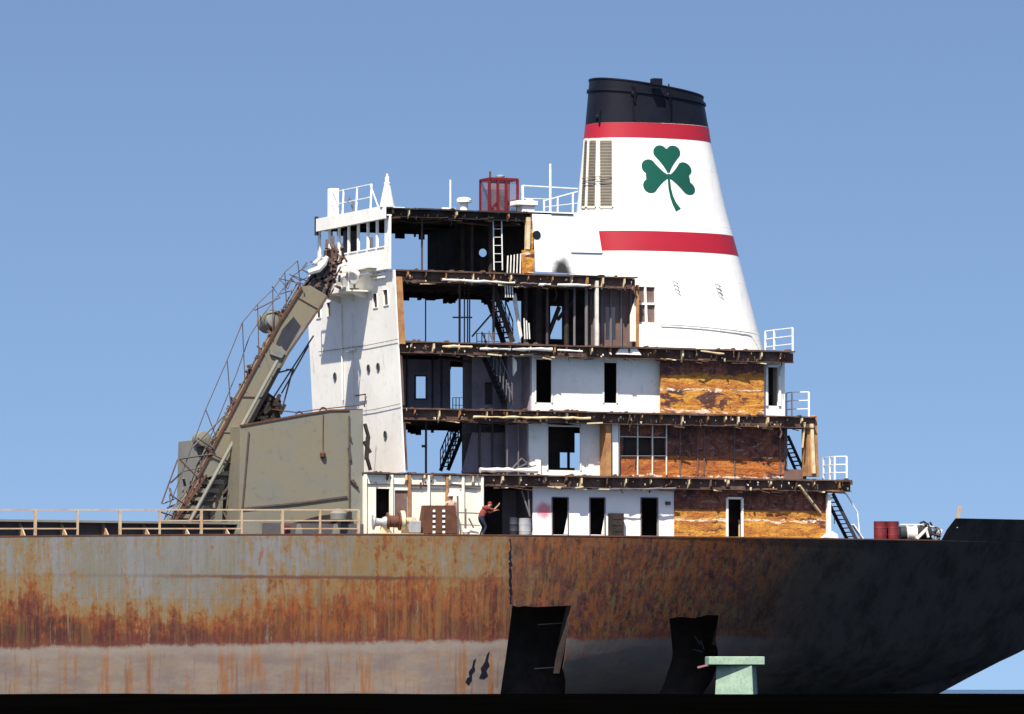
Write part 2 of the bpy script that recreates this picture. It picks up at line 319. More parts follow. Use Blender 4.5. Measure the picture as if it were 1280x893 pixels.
# ------------------------------------------------------------------ mesh helpers
class MB:
    def __init__(s): s.v, s.f, s.mi, s.k = [], [], [], 0
    def mat(s, k): s.k = k; return s
    def add(s, vs, fs):
        o = len(s.v); s.v += [Vector(v) for v in vs]
        for f in fs: s.f.append([i + o for i in f]); s.mi.append(s.k)
        return s
    def box(s, x0, x1, y0, y1, z0, z1):
        x0, x1 = sorted((x0, x1)); y0, y1 = sorted((y0, y1)); z0, z1 = sorted((z0, z1))
        return s.add([(x0, y0, z0), (x1, y0, z0), (x1, y1, z0), (x0, y1, z0), (x0, y0, z1), (x1, y0, z1), (x1, y1, z1), (x0, y1, z1)],
                     [(3, 2, 1, 0), (4, 5, 6, 7), (0, 1, 5, 4), (1, 2, 6, 5), (2, 3, 7, 6), (3, 0, 4, 7)])
    def prism(s, poly, vec):
        """closed polygon swept along vec"""
        n = len(poly); a = [Vector(p) for p in poly]; vec = Vector(vec)
        return s.add(a + [p + vec for p in a], [list(range(n)), list(range(2 * n - 1, n - 1, -1))] + [(i, i + n, (i + 1) % n + n, (i + 1) % n) for i in range(n)])
    def bar(s, p, q, wd, ht=None, up=Vector((0, 0, 1))):
        p, q = Vector(p), Vector(q); ht = ht or wd
        d = (q - p)
        if d.length < 1e-6: return s
        d.normalize()
        if abs(d.dot(up)) > .98: up = Vector((0, 1, 0))
        a = d.cross(up).normalized() * (wd / 2); b = a.cross(d).normalized() * (ht / 2)
        return s.add([p - a - b, p + a - b, p + a + b, p - a + b, q - a - b, q + a - b, q + a + b, q - a + b],
                     [(3, 2, 1, 0), (4, 5, 6, 7), (0, 1, 5, 4), (1, 2, 6, 5), (2, 3, 7, 6), (3, 0, 4, 7)])
    def tube(s, pts, r, n=8):
        pts = [Vector(p) for p in pts]; o = len(s.v); vs = []
        for i, p in enumerate(pts):
            d = (pts[min(i + 1, len(pts) - 1)] - pts[max(i - 1, 0)]).normalized()
            up = Vector((0, 0, 1)) if abs(d.z) < .95 else Vector((0, 1, 0))
            a = d.cross(up).normalized(); b = a.cross(d)
            rr = r[i] if isinstance(r, (list, tuple)) else r
            vs += [p + (a * math.cos(t) + b * math.sin(t)) * rr for t in [2 * math.pi * k / n for k in range(n)]]
        fs = []
        for i in range(len(pts) - 1):
            for k in range(n): fs.append((i * n + k, i * n + (k + 1) % n, (i + 1) * n + (k + 1) % n, (i + 1) * n + k))
        fs += [list(range(n - 1, -1, -1)), [(len(pts) - 1) * n + k for k in range(n)]]
        return s.add(vs, fs)
    def lathe(s, c, prof, axis=Vector((0, 0, 1)), n=20):
        """profile [(radius, height)] turned about an axis through c"""
        c = Vector(c); axis = Vector(axis).normalized()
        a = axis.cross(Vector((1, 0, 0)) if abs(axis.x) < .9 else Vector((0, 1, 0))).normalized(); b = axis.cross(a)
        vs = []
        for r, h in prof: vs += [c + axis * h + (a * math.cos(t) + b * math.sin(t)) * max(r, 1e-4) for t in [2 * math.pi * k / n for k in range(n)]]
        fs = []
        for i in range(len(prof) - 1):
            for k in range(n): fs.append((i * n + k, i * n + (k + 1) % n, (i + 1) * n + (k + 1) % n, (i + 1) * n + k))
        fs += [list(range(n - 1, -1, -1)), [(len(prof) - 1) * n + k for k in range(n)]]
        return s.add(vs, fs)
    def build(s, name, mats, parent=None, smooth=False, bevel=0.0):
        me = bpy.data.meshes.new(name)
        me.from_pydata(s.v, [], s.f)
        if not isinstance(mats, (list, tuple)): mats = [mats]
        for m in mats: me.materials.append(M[m] if isinstance(m, str) else m)
        for p, k in zip(me.polygons, s.mi): p.material_index = k
        bm = bmesh.new(); bm.from_mesh(me)
        bmesh.ops.recalc_face_normals(bm, faces=bm.faces)
        bm.to_mesh(me); bm.free()
        if smooth:
            me.polygons.foreach_set('use_smooth', [True] * len(me.polygons))
            me.set_sharp_from_angle(angle=R(38))
        o = bpy.data.objects.new(name, me)
        col.objects.link(o)
        if parent: o.parent = parent
        if bevel:
            b = o.modifiers.new('bevel', 'BEVEL'); b.width = bevel; b.segments = 1; b.limit_method = 'ANGLE'
        return o

def tag(o, label=None, cat=None, group=None, kind=None):
    for k, v in (('label', label), ('category', cat), ('group', group), ('kind', kind)):
        if v: o[k] = v
    return o
def empty(name, loc=(0, 0, 0)):
    o = bpy.data.objects.new(name, None); col.objects.link(o); o.location = loc
    o.empty_display_size = .2
    return o
def fix(root):
    """parts are modelled in world space: hang them on the thing's base without moving them"""
    for c in list(root.children):
        c.matrix_parent_inverse = Matrix.Translation(-root.location)
def copy_tree(o, off, parent=None, label=None):
    c = o.copy(); col.objects.link(c)
    if parent: c.parent = parent
    else: c.location = o.location + Vector(off)
    for ch in list(o.children): copy_tree(ch, off, c)
    if label: c['label'] = label
    return c
def dup(o, off):
    c = o.copy(); col.objects.link(c); c.location = o.location + Vector(off)
    return c

def holes_panel(mb, x0, x1, z0, z1, y, th, holes, T=None):
    """wall panel in the X-Z plane, front at y, with rectangular holes (x0,x1,z0,z1); T maps points"""
    T = T or (lambda p: p)
    xs = sorted({x0, x1} | {v for h in holes for v in h[:2] if x0 < v < x1})
    zs = sorted({z0, z1} | {v for h in holes for v in h[2:] if z0 < v < z1})
    for i in range(len(xs) - 1):
        run = None
        for j in range(len(zs) - 1):
            cx, cz = (xs[i] + xs[i + 1]) / 2, (zs[j] + zs[j + 1]) / 2
            solid = not any(h[0] < cx < h[1] and h[2] < cz < h[3] for h in holes)
            if solid:
                if run is None: run = zs[j]
                if j == len(zs) - 2: run_end = zs[j + 1]
                else: continue
            else: run_end = zs[j]
            if run is not None:
                a, b, c, d = xs[i], xs[i + 1], run, run_end
                vs = [(a, y, c), (b, y, c), (b, y + th, c), (a, y + th, c), (a, y, d), (b, y, d), (b, y + th, d), (a, y + th, d)]
                mb.add([T(Vector(v)) for v in vs], [(3, 2, 1, 0), (4, 5, 6, 7), (0, 1, 5, 4), (1, 2, 6, 5), (2, 3, 7, 6), (3, 0, 4, 7)])
            run = None
    return mb
def hp(l, t, r, b, Y):
    """hole in picture measure -> (x0,x1,z0,z1) on plane Y"""
    my = (t + b) / 2; mx = (l + r) / 2
    return (P(l, my, Y).x, P(r, my, Y).x, P(mx, b, Y).z, P(mx, t, Y).z)

# ------------------------------------------------------------------ setting: sea and dark bank
def at(u, d, z): return CAM + RT * u + DH * d + Vector((0, 0, z - EYE))
mb = MB()
mb.add([at(-30000, 120, 0), at(30000, 120, 0), at(30000, 45000, 0), at(-30000, 45000, 0)], [(0, 1, 2, 3)])
tag(mb.build('sea', 'water'), kind='structure')
mb = MB()
prof = [(-60, .45), (-5, .55), (40, .6), (90, 1.0), (125, 1.75), (140, 2.06), (150, 2.085), (153, 2.05), (158, 1.3), (166, -.6)]
us = [-260 + 2.0 * i for i in range(261)]
vs, fs = [], []
for j, (d, z) in enumerate(prof):
    for u in us:
        k = 0.0 if j < 5 else .012
        vs.append(at(u, d, z + random.uniform(-k, k)))
nu = len(us)
for j in range(len(prof) - 1):
    for i in range(nu - 1): fs.append((j * nu + i, j * nu + i + 1, (j + 1) * nu + i + 1, (j + 1) * nu + i))
mb.add(vs, fs)
tag(mb.build('ground', 'sill_black', smooth=True), kind='structure')

# ------------------------------------------------------------------ the ship
ship = empty('cargo_ship', (0, 0, 0))
tag(ship, 'rusted grey cargo ship with cut-open white deckhouse and a funnel carrying a green shamrock', 'ship')

# ---- hull
YC, HB = 8.0, 8.0
def lerp_tab(t, x):
    if x <= t[0][0]: return t[0][1]
    for (a, va), (b, vb) in zip(t, t[1:]):
        if x <= b:
            k = (x - a) / (b - a); return va + (vb - va) * k
    return t[-1][1]
X_ = lambda px: xat(px, 0, 700)
ZTOP = [(X_(-80), 8.02), (X_(0), 8.08), (X_(250), 8.24), (X_(460), 8.33), (X_(640), 8.36), (X_(1100), 8.40), (40, 8.5)]
def ztop(X): return lerp_tab(ZTOP, X)
c0, c1 = P(1183, 862, YC), P(1283, 808, YC)
slope = (c1.z - c0.z) / (c1.x - c0.x)
def zbot(X): return max(-1.5, c0.z + (X - c0.x) * slope) if X < c1.x + 4 else c0.z + (X - c0.x) * slope
ETAB = [(X_(560), 0.0), (X_(640), .05), (X_(720), .18), (X_(800), .34), (X_(900), .50), (X_(960), .57), (X_(1100), .60), (40, .6)]
BTAB = [(X_(560), 1.0), (X_(640), 1.9), (X_(700), 3.2), (X_(850), 3.7), (X_(1000), 3.8), (40, 4.0)]
XE = 37.0
def hull_y(X, z):
    t = max(0, (X - X_(700)) / (XE - X_(700)))
    hb = HB * max(0.02, 1 - t ** 2.3)
    zb = zbot(X); v = max(.012, min(1, (z - zb) / (ztop(X) - zb)))
    e = lerp_tab(ETAB, X)
    g = v ** e if e > 0 else 1.0
    ins = 0.0
    bz = lerp_tab(BTAB, X)
    if z < bz: ins = .85 * (bz - z) ** 1.5
    y = YC - hb * g + ins
    # shallow dents between the frames
    return min(y, YC - .01)
xs = [X_(-80) + i * .40 for i in range(int((XE - X_(-80)) / .40) + 1)]
NR = 34
mb = MB(); vs, fs = [], []
for X in xs:
    zb, zt = zbot(X), ztop(X)
    zb = min(zb, zt - .3)
    for j in range(NR + 1):
        z = zb + (zt - zb) * (j / NR)
        vs.append((X, hull_y(X, z), z))
for i in range(len(xs) - 1):
    for j in range(NR): a = i * (NR + 1) + j; fs.append((a, a + NR + 1, a + NR + 2, a + 1))
me = bpy.data.meshes.new('shell'); me.from_pydata(vs, [], fs)
bm = bmesh.new(); bm.from_mesh(me)
def cut_hole(poly):
    """cut a ragged opening (pixel corners) through the near shell plating, straight across the ship"""
    pts = []
    for px, py in poly:
        p = P(px, py, .5)
        for _ in range(12): p = P(px, py, max(-.2, min(6, hull_y(p.x, p.z))))
        pts.append(p)
    q = [(p.x, p.z) for p in pts]
    for (ax, az), (bx, bz) in zip(q, q[1:] + q[:1]):
        nrm = Vector((bz - az, 0, -(bx - ax)))
        x0, x1 = min(v[0] for v in q) - .5, max(v[0] for v in q) + .5
        fa = [f for f in bm.faces if x0 - .5 < f.calc_center_median().x < x1 + .5]
        ge = list({e for f in fa for e in f.edges}) + list({v for f in fa for v in f.verts}) + fa
        bmesh.ops.bisect_plane(bm, geom=ge, plane_co=Vector((ax, 0, az)), plane_no=nrm, dist=1e-5)
    def inside(x, z):
        r = False
        for (ax, az), (bx, bz) in zip(q, q[1:] + q[:1]):
            if (az > z) != (bz > z) and x < (bx - ax) * (z - az) / (bz - az) + ax: r = not r
        return r
    dead = [f for f in bm.faces if inside(f.calc_center_median().x, f.calc_center_median().z)]
    bmesh.ops.delete(bm, geom=dead, context='FACES')
cut_hole([(640, 757), (648, 759), (655, 757.5), (668, 759), (690, 758), (714, 757), (711, 775), (708, 800), (703, 835), (698, 895), (616, 895), (626, 860), (632, 820), (636, 790)])
cut_hole([(836, 773), (850, 771), (868, 772.5), (884, 768.5), (898, 769), (894, 800), (890, 850), (884, 895), (828, 895), (834, 840)])
sol = bmesh.ops.solidify(bm, geom=bm.faces[:], thickness=-.03)
bmesh.ops.recalc_face_normals(bm, faces=bm.faces)
me2 = bpy.data.meshes.new('hull'); bm.to_mesh(me2); bm.free()
me2.polygons.foreach_set('use_smooth', [True] * len(me2.polygons))
me2.set_sharp_from_angle(angle=R(35))
me2.materials.append(M['hull'])
hull = bpy.data.objects.new('hull', me2); col.objects.link(hull); hull.parent = ship
# far side of the hull, closed below and aft
mb = MB(); vs, fs = [], []
for X in xs:
    zb, zt = min(zbot(X), ztop(X) - .3), ztop(X)
    for j in range(NR + 1):
        z = zb + (zt - zb) * (j / NR); vs.append((X, 2 * YC - hull_y(X, z), z))
for i in range(len(xs) - 1):
    for j in range(NR): a = i * (NR + 1) + j; fs.append((a, a + 1, a + NR + 2, a + NR + 1))
mb.add(vs, fs)
mb.build('hull', 'hull', ship, smooth=True)
# main deck
mb = MB(); vs, fs = [], []
for X in xs: vs += [(X, hull_y(X, ztop(X)) + .05, ztop(X) - .05), (X, 2 * YC - hull_y(X, ztop(X)) - .05, ztop(X) - .05)]
for i in range(len(xs) - 1): fs.append((2 * i, 2 * i + 1, 2 * i + 3, 2 * i + 2))
mb.add(vs, fs); mb.build('main_deck', 'edge', ship)
ZA = 8.31
# gunwale bar along the sheer line, broken at the weld seam
mb = MB()
for i in range(len(xs) - 1):
    if xs[i] > X_(1195): break
    a, b = xs[i], xs[i + 1]
    mb.bar((a, hull_y(a, ztop(a)) - .01, ztop(a) + .012), (b, hull_y(b, ztop(b)) - .01, ztop(b) + .012), .07, .05)
mb.build('gunwale', 'rust', ship)
# inner bulkheads behind the openings
mb = MB()
for (a, b, Y, y0) in ((590, 760, 4.4, 1.6), (800, 905, 6.2, 4.6)):
    mb.box(xat(a, Y, 800), xat(b, Y, 800), Y, Y + .05, 1.0, 6.2)
    mb.box(xat(a, Y, 800), xat(b, Y, 800), y0, Y - .01, 6.2, 6.24)
mb.build('inner_bulkhead', 'soot', ship)
def HP(px, py, d=0.0):
    p = P(px, py, .5)
    for _ in range(12): p = P(px, py, max(-.2, min(6, hull_y(p.x, p.z))))
    return P(px, py, p.y + d)
def bent(pts):
    mb = MB(); k = len(pts) // 2
    f, bk = [HP(*p) for p in pts], [HP(*p) + Vector((0, .035, 0)) for p in pts]
    n_ = len(f); fs = []
    for i in range(k - 1): q = (i, i + 1, n_ - 2 - i, n_ - 1 - i); fs += [q, tuple(j + n_ for j in q[::-1])]
    fs += [(i, i + n_, (i + 1) % n_ + n_, (i + 1) % n_) for i in range(n_)]
    mb.add(f + bk, fs); return mb.build('bent_plate', 'soot', ship)
bent([(714, 758, .0), (710, 785, .02), (705, 815, .03), (699, 842, .03), (692, 842, .5), (696, 815, .55), (702, 785, .45), (708, 758, .2)])
bent([(907, 770, .02), (903, 790, .02), (898, 808, .02), (890, 806, .5), (894, 788, .55), (899, 770, .4)])
for a_, b_, w_ in (((672, 781), (703, 779), .07), ((668, 836), (700, 834), .04)):
    mb = MB(); mb.bar(P(*a_, 2.0), P(*b_, 2.0), w_ * .7, .04); mb.build('frame_bar', 'lilac', ship)
mb = MB()
for a_, b_ in (((868, 795), (876, 806)), ((876, 800), (880, 812)), ((866, 812), (878, 815)), ): mb.bar(HP(*a_, .2), HP(*b_, .2), .035, .03)
mb.build('frame_bar', 'dark_blue', ship)
# weld seam cut down the side
mb = MB(); ls, rs = [], []
py = 674.0
while py < 756:
    o_ = random.uniform(-.9, .9); h_ = random.choice((.5, .9, 1.4, 2.0))
    ls.append((638 + o_ - h_, py)); rs.append((638 + o_ + h_, py)); py += random.uniform(1.5, 5)
for i in range(len(ls) - 1):
    q = [HP(*v, -.05) for v in (ls[i], rs[i], rs[i + 1], ls[i + 1])]
    mb.add(q, [(0, 1, 2, 3)])
o = mb.build('cut_seam', 'black', ship)
bmx = bmesh.new(); bmx.from_mesh(o.data); bmesh.ops.remove_doubles(bmx, verts=bmx.verts, dist=.002); bmx.to_mesh(o.data); bmx.free()
# torch gashes in the boot-topping
for pts in ([(582, 853), (584, 848), (587, 846), (586, 840), (590, 835), (592, 826), (595, 823), (593, 832), (594, 838), (590, 843), (590, 850), (586, 857)], [(599, 848), (602, 841), (601, 836), (606, 828), (609, 818), (612, 814), (610, 826), (612, 832), (608, 838), (610, 845), (605, 849)]):
    mb = MB(); mb.prism([HP(a, b, -.05) for a, b in pts], (0, .03, 0)); mb.build('torch_gash', 'black', ship)
# bulwark at the stern
mb = MB()
def hy(X, dz): return hull_y(X, ztop(X)) - dz * .45
pv = []
def XH_(px):
    p = P(px, 675, 1.0)
    for _ in range(10): p = P(px, 675, hull_y(p.x, ztop(p.x)))
    return p.x
bx = [XH_(1177), XH_(1181), XH_(1189)] + [XH_(1189) + .5 * i for i in range(1, 28)]
prev = None
for i, X in enumerate(bx):
    if X > XE - .6: break
    h = [0.02, .45, .93][i] if i < 3 else .93
    b_, t_ = Vector((X, hull_y(X, ztop(X)), ztop(X))), Vector((X, hy(X, h), ztop(X) + h))
    if prev:
        pb, pt = prev
        mb.add([pb, b_, t_, pt, pb + Vector((0, .04, 0)), b_ + Vector((0, .04, 0)), t_ + Vector((0, .04, 0)), pt + Vector((0, .04, 0))],
               [(0, 1, 2, 3), (7, 6, 5, 4), (3, 2, 6, 7), (0, 3, 7, 4), (1, 5, 6, 2)])
    prev = (b_, t_)
mb.build('bulwark', 'hull', ship, smooth=True)
mb = MB(); a = P(1198, 648, 1.8); mb.bar(a - Vector((.12, 0, .4)), P(1200, 633, 1.8), .13, .1); mb.build('bulwark_post', 'rail_tan', ship)

# ---- deck levels of the deckhouse (near, cut edges on Y = YD)
YD = 1.5
YF = PX(390, 450, xat(500, YD, 450)).y        # far side of the house
XW = xat(500, YD, 450)                         # front of the house
ZB, ZC, ZD, ZE, ZF = (zat(505, 591, YD), zat(505, 509.5, YD), zat(505, 426, YD), zat(505, 337, YD), zat(485, 259, YD))
def deck(z, pl, pr, far=YF, web=.46, brackets=12, seed=1, front=0.0, top='edge'):
    rnd = random.Random(seed)
    x0, x1 = xat(pl, YD) , xat(pr, YD)
    mb = MB()
    # plating in strips whose cut edge is ragged
    x = x0
    while x < x1 - .05:
        nx = min(x1, x + rnd.uniform(.5, 1.5))
        yo = rnd.choice((0, 0, 0, -.03, -.06, .04, .08))
        mb.box(x, nx, YD + yo, far, z - .05 - rnd.uniform(0, .02), z + rnd.uniform(-.012, .012))
        x = nx
    # deep girder behind the cut, beams under the plating
    mb.box(x0, x1, YD + .22, YD + .27, z - web, z - .075)
    mb.box(x0, x1, YD + .10, YD + .36, z - web - .025, z - web - .002)
    for y in (3.6, 6.2, far - .1):
        mb.box(x0 + .05, x1 - .05, y, y + .06, z - .44, z - .075)
    x = x0 + .3
    while x < x1 - .2:
        mb.box(x - .02, x + .02, YD + .3, far - .12, z - .26 - rnd.uniform(0, .05), z - .077)
        x += rnd.uniform(.55, .75)
    for i in range(int((x1 - x0) * 1.5)):
        bxx = rnd.uniform(x0 + .2, x1 - .5); mb.box(bxx, bxx + rnd.uniform(.03, .5), far - .16, far - .11, z - .44 - rnd.uniform(.02, .22), z - .44)
    # lumps of torn stuff on the plating edge
    for i in range(int((x1 - x0) * 1.4)):
        bxx = rnd.uniform(x0 + .2, x1 - .3); sz = rnd.uniform(.02, .09)
        mb.prism([(bxx, YD + .05, z), (bxx + sz * 2, YD + .05, z), (bxx + sz * 1.4, YD + .08, z + sz), (bxx + sz * .4, YD + .05, z + sz * .7)], (0, rnd.uniform(.1, .4), 0))
    # torn plating, clips, pipe ends and paint flakes along the cut, part of the deck edge itself
    for i in range(int((x1 - x0) * 5)):
        k = rnd.choice((0, 0, 1, 2, 3, 0)); mb.mat(k)
        bxx = rnd.uniform(x0 + .1, x1 - .2); yy = YD + rnd.uniform(.0, .2); zt = z - rnd.uniform(.02, web - .05)
        a = rnd.uniform(.02, .10); l = rnd.uniform(.03, .22) * (.6 if k else 1)
        mb.prism([(bxx, yy, zt), (bxx + a, yy, zt + rnd.uniform(-.03, .03)), (bxx + a * rnd.uniform(.5, 1), yy + rnd.uniform(-.03, .03), zt - l), (bxx + a * rnd.uniform(0, .4), yy, zt - l * rnd.uniform(.5, 1))], (0, .03, 0))
    for i in range(int((x1 - x0) * 2.5)):
        mb.mat(rnd.choice((0, 0, 0, 1, 3))); bxx = rnd.uniform(x0 + .1, x1 - .8); l = rnd.uniform(.2, .8); zt = z - web - rnd.uniform(-.04, .10)
        mb.bar((bxx, YD + rnd.uniform(.05, .3), zt), (bxx + l, YD + rnd.uniform(.05, .3), zt + rnd.uniform(-.07, .05)), rnd.uniform(.02, .07), rnd.uniform(.02, .06))
    mb.mat(0)
    o = mb.build('deck', ['edge' if top == 'edge' else top, 'cream' if top == 'edge' else 'edge', 'lagging' if top == 'edge' else 'edge', 'rust_orange' if top == 'edge' else 'rust'], ship)
    # light cut ends of the beam brackets along the edge
    for i in range(brackets):
        bxx = x0 + .25 + (x1 - x0 - .5) * (i + rnd.uniform(.15, .85)) / brackets
        b = MB(); hh = rnd.uniform(.2, web + .05); ww = rnd.uniform(.03, .075)
        b.prism([(bxx, YD + .02, z - .08), (bxx, YD + .02, z - .08 - hh * .5), (bxx, YD + .2, z - .08 - hh), (bxx, YD + .215, z - .08)], (ww, 0, 0))
        b.build('bracket', rnd.choice(('cream', 'cream', 'rust_orange', 'edge')), o)
    # scorched cable ends and pipes hanging below
    for i in range(int((x1 - x0) * .75)):
        bxx = rnd.uniform(x0 + .2, x1 - .2); yy = rnd.choice((YD + .1, YD + .3, YD + .6, rnd.uniform(YD + .5, far - .6)))
        l = rnd.uniform(.12, .5) * (1.5 if rnd.random() < .2 else .8)
        pts = [Vector((bxx, yy, z - .3))]
        for k in range(3): pts.append(pts[-1] + Vector((rnd.uniform(-.09, .09), rnd.uniform(-.04, .04), -l / 3)))
        MB().tube(pts, rnd.uniform(.014, .035), 5).build('hanging_cable', rnd.choice(('soot', 'edge')), o)
    for i in range(int((x1 - x0) * .6)):
        bxx = rnd.uniform(x0 + .2, x1 - 1.6); yy = rnd.uniform(YD + .4, far - 1)
        l = rnd.uniform(.8, 3.4); zz = z - rnd.uniform(.32, .52)
        MB().tube([(bxx, yy, zz), (min(x1 - .1, bxx + l / 2), yy + .1, zz - rnd.uniform(0, .12)), (min(x1 - .08, bxx + l), yy + rnd.uniform(-.2, .3), zz)], rnd.uniform(.02, .06), 6).build('ceiling_pipe', rnd.choice(('soot', 'edge', 'rail_dark')), o)
    return o
deck_b = deck(ZB, 460, 1066, brackets=22, seed=11)
deck_c = deck(ZC, 503, 1022, brackets=20, seed=12)
deck_d = deck(ZD, 500, 995, brackets=18, seed=13)
deck_e = deck(ZE, 494, 797, brackets=12, seed=14)
YRF = PX(395, 280, xat(480, YD, 265)).y
roof = deck(ZF, 481, 745, far=YRF, brackets=4, seed=15, web=.34, top='soot')
roof.name = 'roof'

# lit pipes and lagging slung under the cut edges
def ppipe(name, pts, r, mat, Y, parent=None, n=8):
    mb = MB(); mb.tube([P(a, b, Y) for a, b in pts], r, n); return mb.build(name, mat, parent or ship, smooth=True)
def lagging(l, r_, y0, y1, rad, mat, Y, parent, seed):
    """a run of pipe lagging, torn and of uneven girth"""
    rnd = random.Random(seed); n_ = max(4, int((r_ - l) / 7)); pts, rs = [], []
    for k in range(n_ + 1):
        t = k / n_; pts.append(P(l + (r_ - l) * t, y0 + (y1 - y0) * t + rnd.uniform(-.5, .5), Y + rnd.uniform(-.02, .02))); rs.append(rad * rnd.choice((1, 1.1, .9, .75, 1.15, .5)))
    m_ = MB(); m_.tube(pts, rs, 8); return m_.build('lagged_pipe', mat, parent, smooth=True)
lagging(553, 643, 350, 354, .055, 'lagging', YD + .06, deck_e, 1)
lagging(650, 672, 354, 355, .03, 'lilac', YD + .06, deck_e, 2)
lagging(674, 688, 356, 356, .06, 'lagging', YD + .06, deck_e, 3)
lagging(697, 738, 356.5, 357, .065, 'lagging', YD + .06, deck_e, 4)
lagging(553, 590, 433, 434, .055, 'cream', YD + .06, deck_d, 5)
lagging(600, 638, 436, 436.5, .06, 'lagging', YD + .06, deck_d, 6)
lagging(640, 690, 437, 437, .075, 'lagging', YD + .06, deck_d, 7)
lagging(697, 728, 438, 439.5, .035, 'white', YD + .02, deck_d, 8)
lagging(592, 738, 521.5, 523, .05, 'cream', YD + .02, deck_c, 9)
lagging(600, 672, 588, 588.5, .10, 'lagging', YD + .12, deck_b, 10)
lagging(762, 845, 612, 611, .04, 'lilac', YD + .02, deck_b, 11)
lagging(876, 905, 439, 443, .045, 'cream', YD - .02, deck_d, 12)
# shallow tray hung under the deck between the walls
mb = MB(); mb.prism([P(770, 443, YD + .05), P(775, 436, YD + .05), P(796, 436, YD + .05), P(802, 444, YD + .05)], (0, .5, 0)); mb.build('light_tray', 'white', deck_d)

# ---- front wall of the bridge, leaning slightly
ZW0, ZW1 = ZB + .02, ZE - .02
lean = (xat(493, YD, 345) - xat(505, YD, 587)) / (zat(493, 345, YD) - zat(505, 587, YD))
XB = xat(505, YD, 587)
def fx(z): return XB + lean * (z - zat(505, 587, YD))
def FWp(px, py):
    p = PX(px, py, XB)
    for _ in range(3): p = PX(px, py, fx(p.z))
    return p
def fhole(l, t, r, b):
    p, q = FWp(l, (t + b) / 2), FWp(r, (t + b) / 2)
    return (q.y, p.y, FWp((l + r) / 2, b).z, FWp((l + r) / 2, t).z)
fh = [fhole(466.5, 367, 472, 385), fhole(479.5, 362, 485.5, 382), fhole(395.5, 381, 401, 398), fhole(409, 378, 413.5, 396)]
TF = lambda p: Vector((fx(p.z) + p.y, p.x, p.z))         # panel-plane (y along wall, depth, z)
mb = MB(); holes_panel(mb, YD, YF, ZW0, ZW1, 0, .06, fh, TF)
front = mb.build('front_wall', 'white', ship)
for h in fh:
    m = MB()
    yc0, yc1, z0, z1 = h
    m.add([TF(Vector(v)) for v in ((yc0, .05, z0), (yc1, .05, z0), (yc1, .05, z1), (yc0, .05, z1))], [(0, 1, 2, 3)])
    m.build('window', 'glass', front)
    m = MB()
    for a, b in (((yc0, z0), (yc1, z0)), ((yc1, z0), (yc1, z1)), ((yc1, z1), (yc0, z1)), ((yc0, z1), (yc0, z0))):
        m.bar(TF(Vector((a[0], -.015, a[1]))), TF(Vector((b[0], -.015, b[1]))), .035, .035)
    m.build('window_frame', 'white', front)
for px, py in ((419, 471), (461, 461), (473, 459), (482, 544)):
    c = FWp(px, py); m = MB()
    m.tube([c + Vector((-.02, .165 * math.cos(t), .165 * math.sin(t))) for t in [2 * math.pi * k / 20 for k in range(21)]], .018, 6)
    o = m.build('porthole', 'lilac', front, smooth=True)
    m = MB(); m.lathe(c + Vector((-.012, 0, 0)), [(.16, 0), (.16, .01)], Vector((1, 0, 0)), 20); m.build('pane', 'glass', o)
# pipes and wires down the front wall
def fpipe(pts, r, mat='white', off=-.06):
    m = MB(); m.tube([FWp(a, b) + Vector((off, 0, 0)) for a, b in pts], r, 6); m.build('wall_pipe', mat, front, smooth=True)
fpipe([(428, 380), (430, 500)], .035)
fpipe([(441, 392), (443, 505)], .02)
fpipe([(400, 440), (460, 432), (500, 424)], .012, 'rail_dark')
fpipe([(415, 520), (470, 512), (502, 505)], .012, 'rail_dark')
fpipe([(448, 495), (460, 493), (459, 509)], .03, 'rust', -.12)
fpipe([(437, 440), (446, 437)], .05, 'ivory', -.1)
# insulation showing in the cut end of the front wall
mb = MB()
za, zb_ = zat(498, 430, YD), zat(498, 346, YD)
mb.add([TF(Vector(v)) for v in ((YD - .02, .07, za), (YD + .25, .07, za), (YD + .25, .33, za), (YD - .02, .33, za), (YD - .02, .07, zb_), (YD + .25, .07, zb_), (YD + .25, .33, zb_), (YD - .02, .33, zb_))],
       [(3, 2, 1, 0), (4, 5, 6, 7), (0, 1, 5, 4), (1, 2, 6, 5), (2, 3, 7, 6), (3, 0, 4, 7)])
mb.build('cut_wall_edge', 'rust_orange', front)
mb = MB()
for z0, z1 in ((ZB + .1, ZC - .6), (ZC + .1, ZD - .6)):
    mb.add([TF(Vector(v)) for v in ((YD - .012, .062, z0), (YD + .1, .062, z0), (YD + .1, .16, z0), (YD - .012, .16, z0), (YD - .012, .062, z1), (YD + .1, .062, z1), (YD + .1, .16, z1), (YD - .012, .16, z1))],
           [(3, 2, 1, 0), (4, 5, 6, 7), (0, 1, 5, 4), (1, 2, 6, 5), (2, 3, 7, 6), (3, 0, 4, 7)])
mb.build('cut_wall_edge', 'edge', front)

# ---- wheelhouse front
XH = xat(487, YD, 300)
def WH(px, py): return PX(px, py, XH)
zt_, zbm = ZF - .34, ZE + .02
wp = [398.5, 411, 423, 435, 447, 459, 470.5, 481.5]
hl = []
for a, b in zip(wp, wp[1:]):
    p, q = WH(a + .9, 300), WH(b - .9, 300)
    ztop_, zsill = ZF - .44, ZF - 1.55
    hl.append((q.y, p.y, zsill, ztop_))
YH = WH(397, 300).y
TH_ = lambda p: Vector((XH + p.y, p.x, p.z))
mb = MB(); holes_panel(mb, YD, YH, zbm, zt_, 0, .07, hl, TH_)
wheel = mb.build('wheelhouse_front', 'white', ship)
for h in hl:
    m = MB()
    for a, b in (((h[0], h[2]), (h[1], h[2])),):
        m.bar(TH_(Vector((a[0], -.012, a[1]))), TH_(Vector((b[0], -.012, b[1]))), .04, .05)
    m.build('window_sill', 'white', wheel)
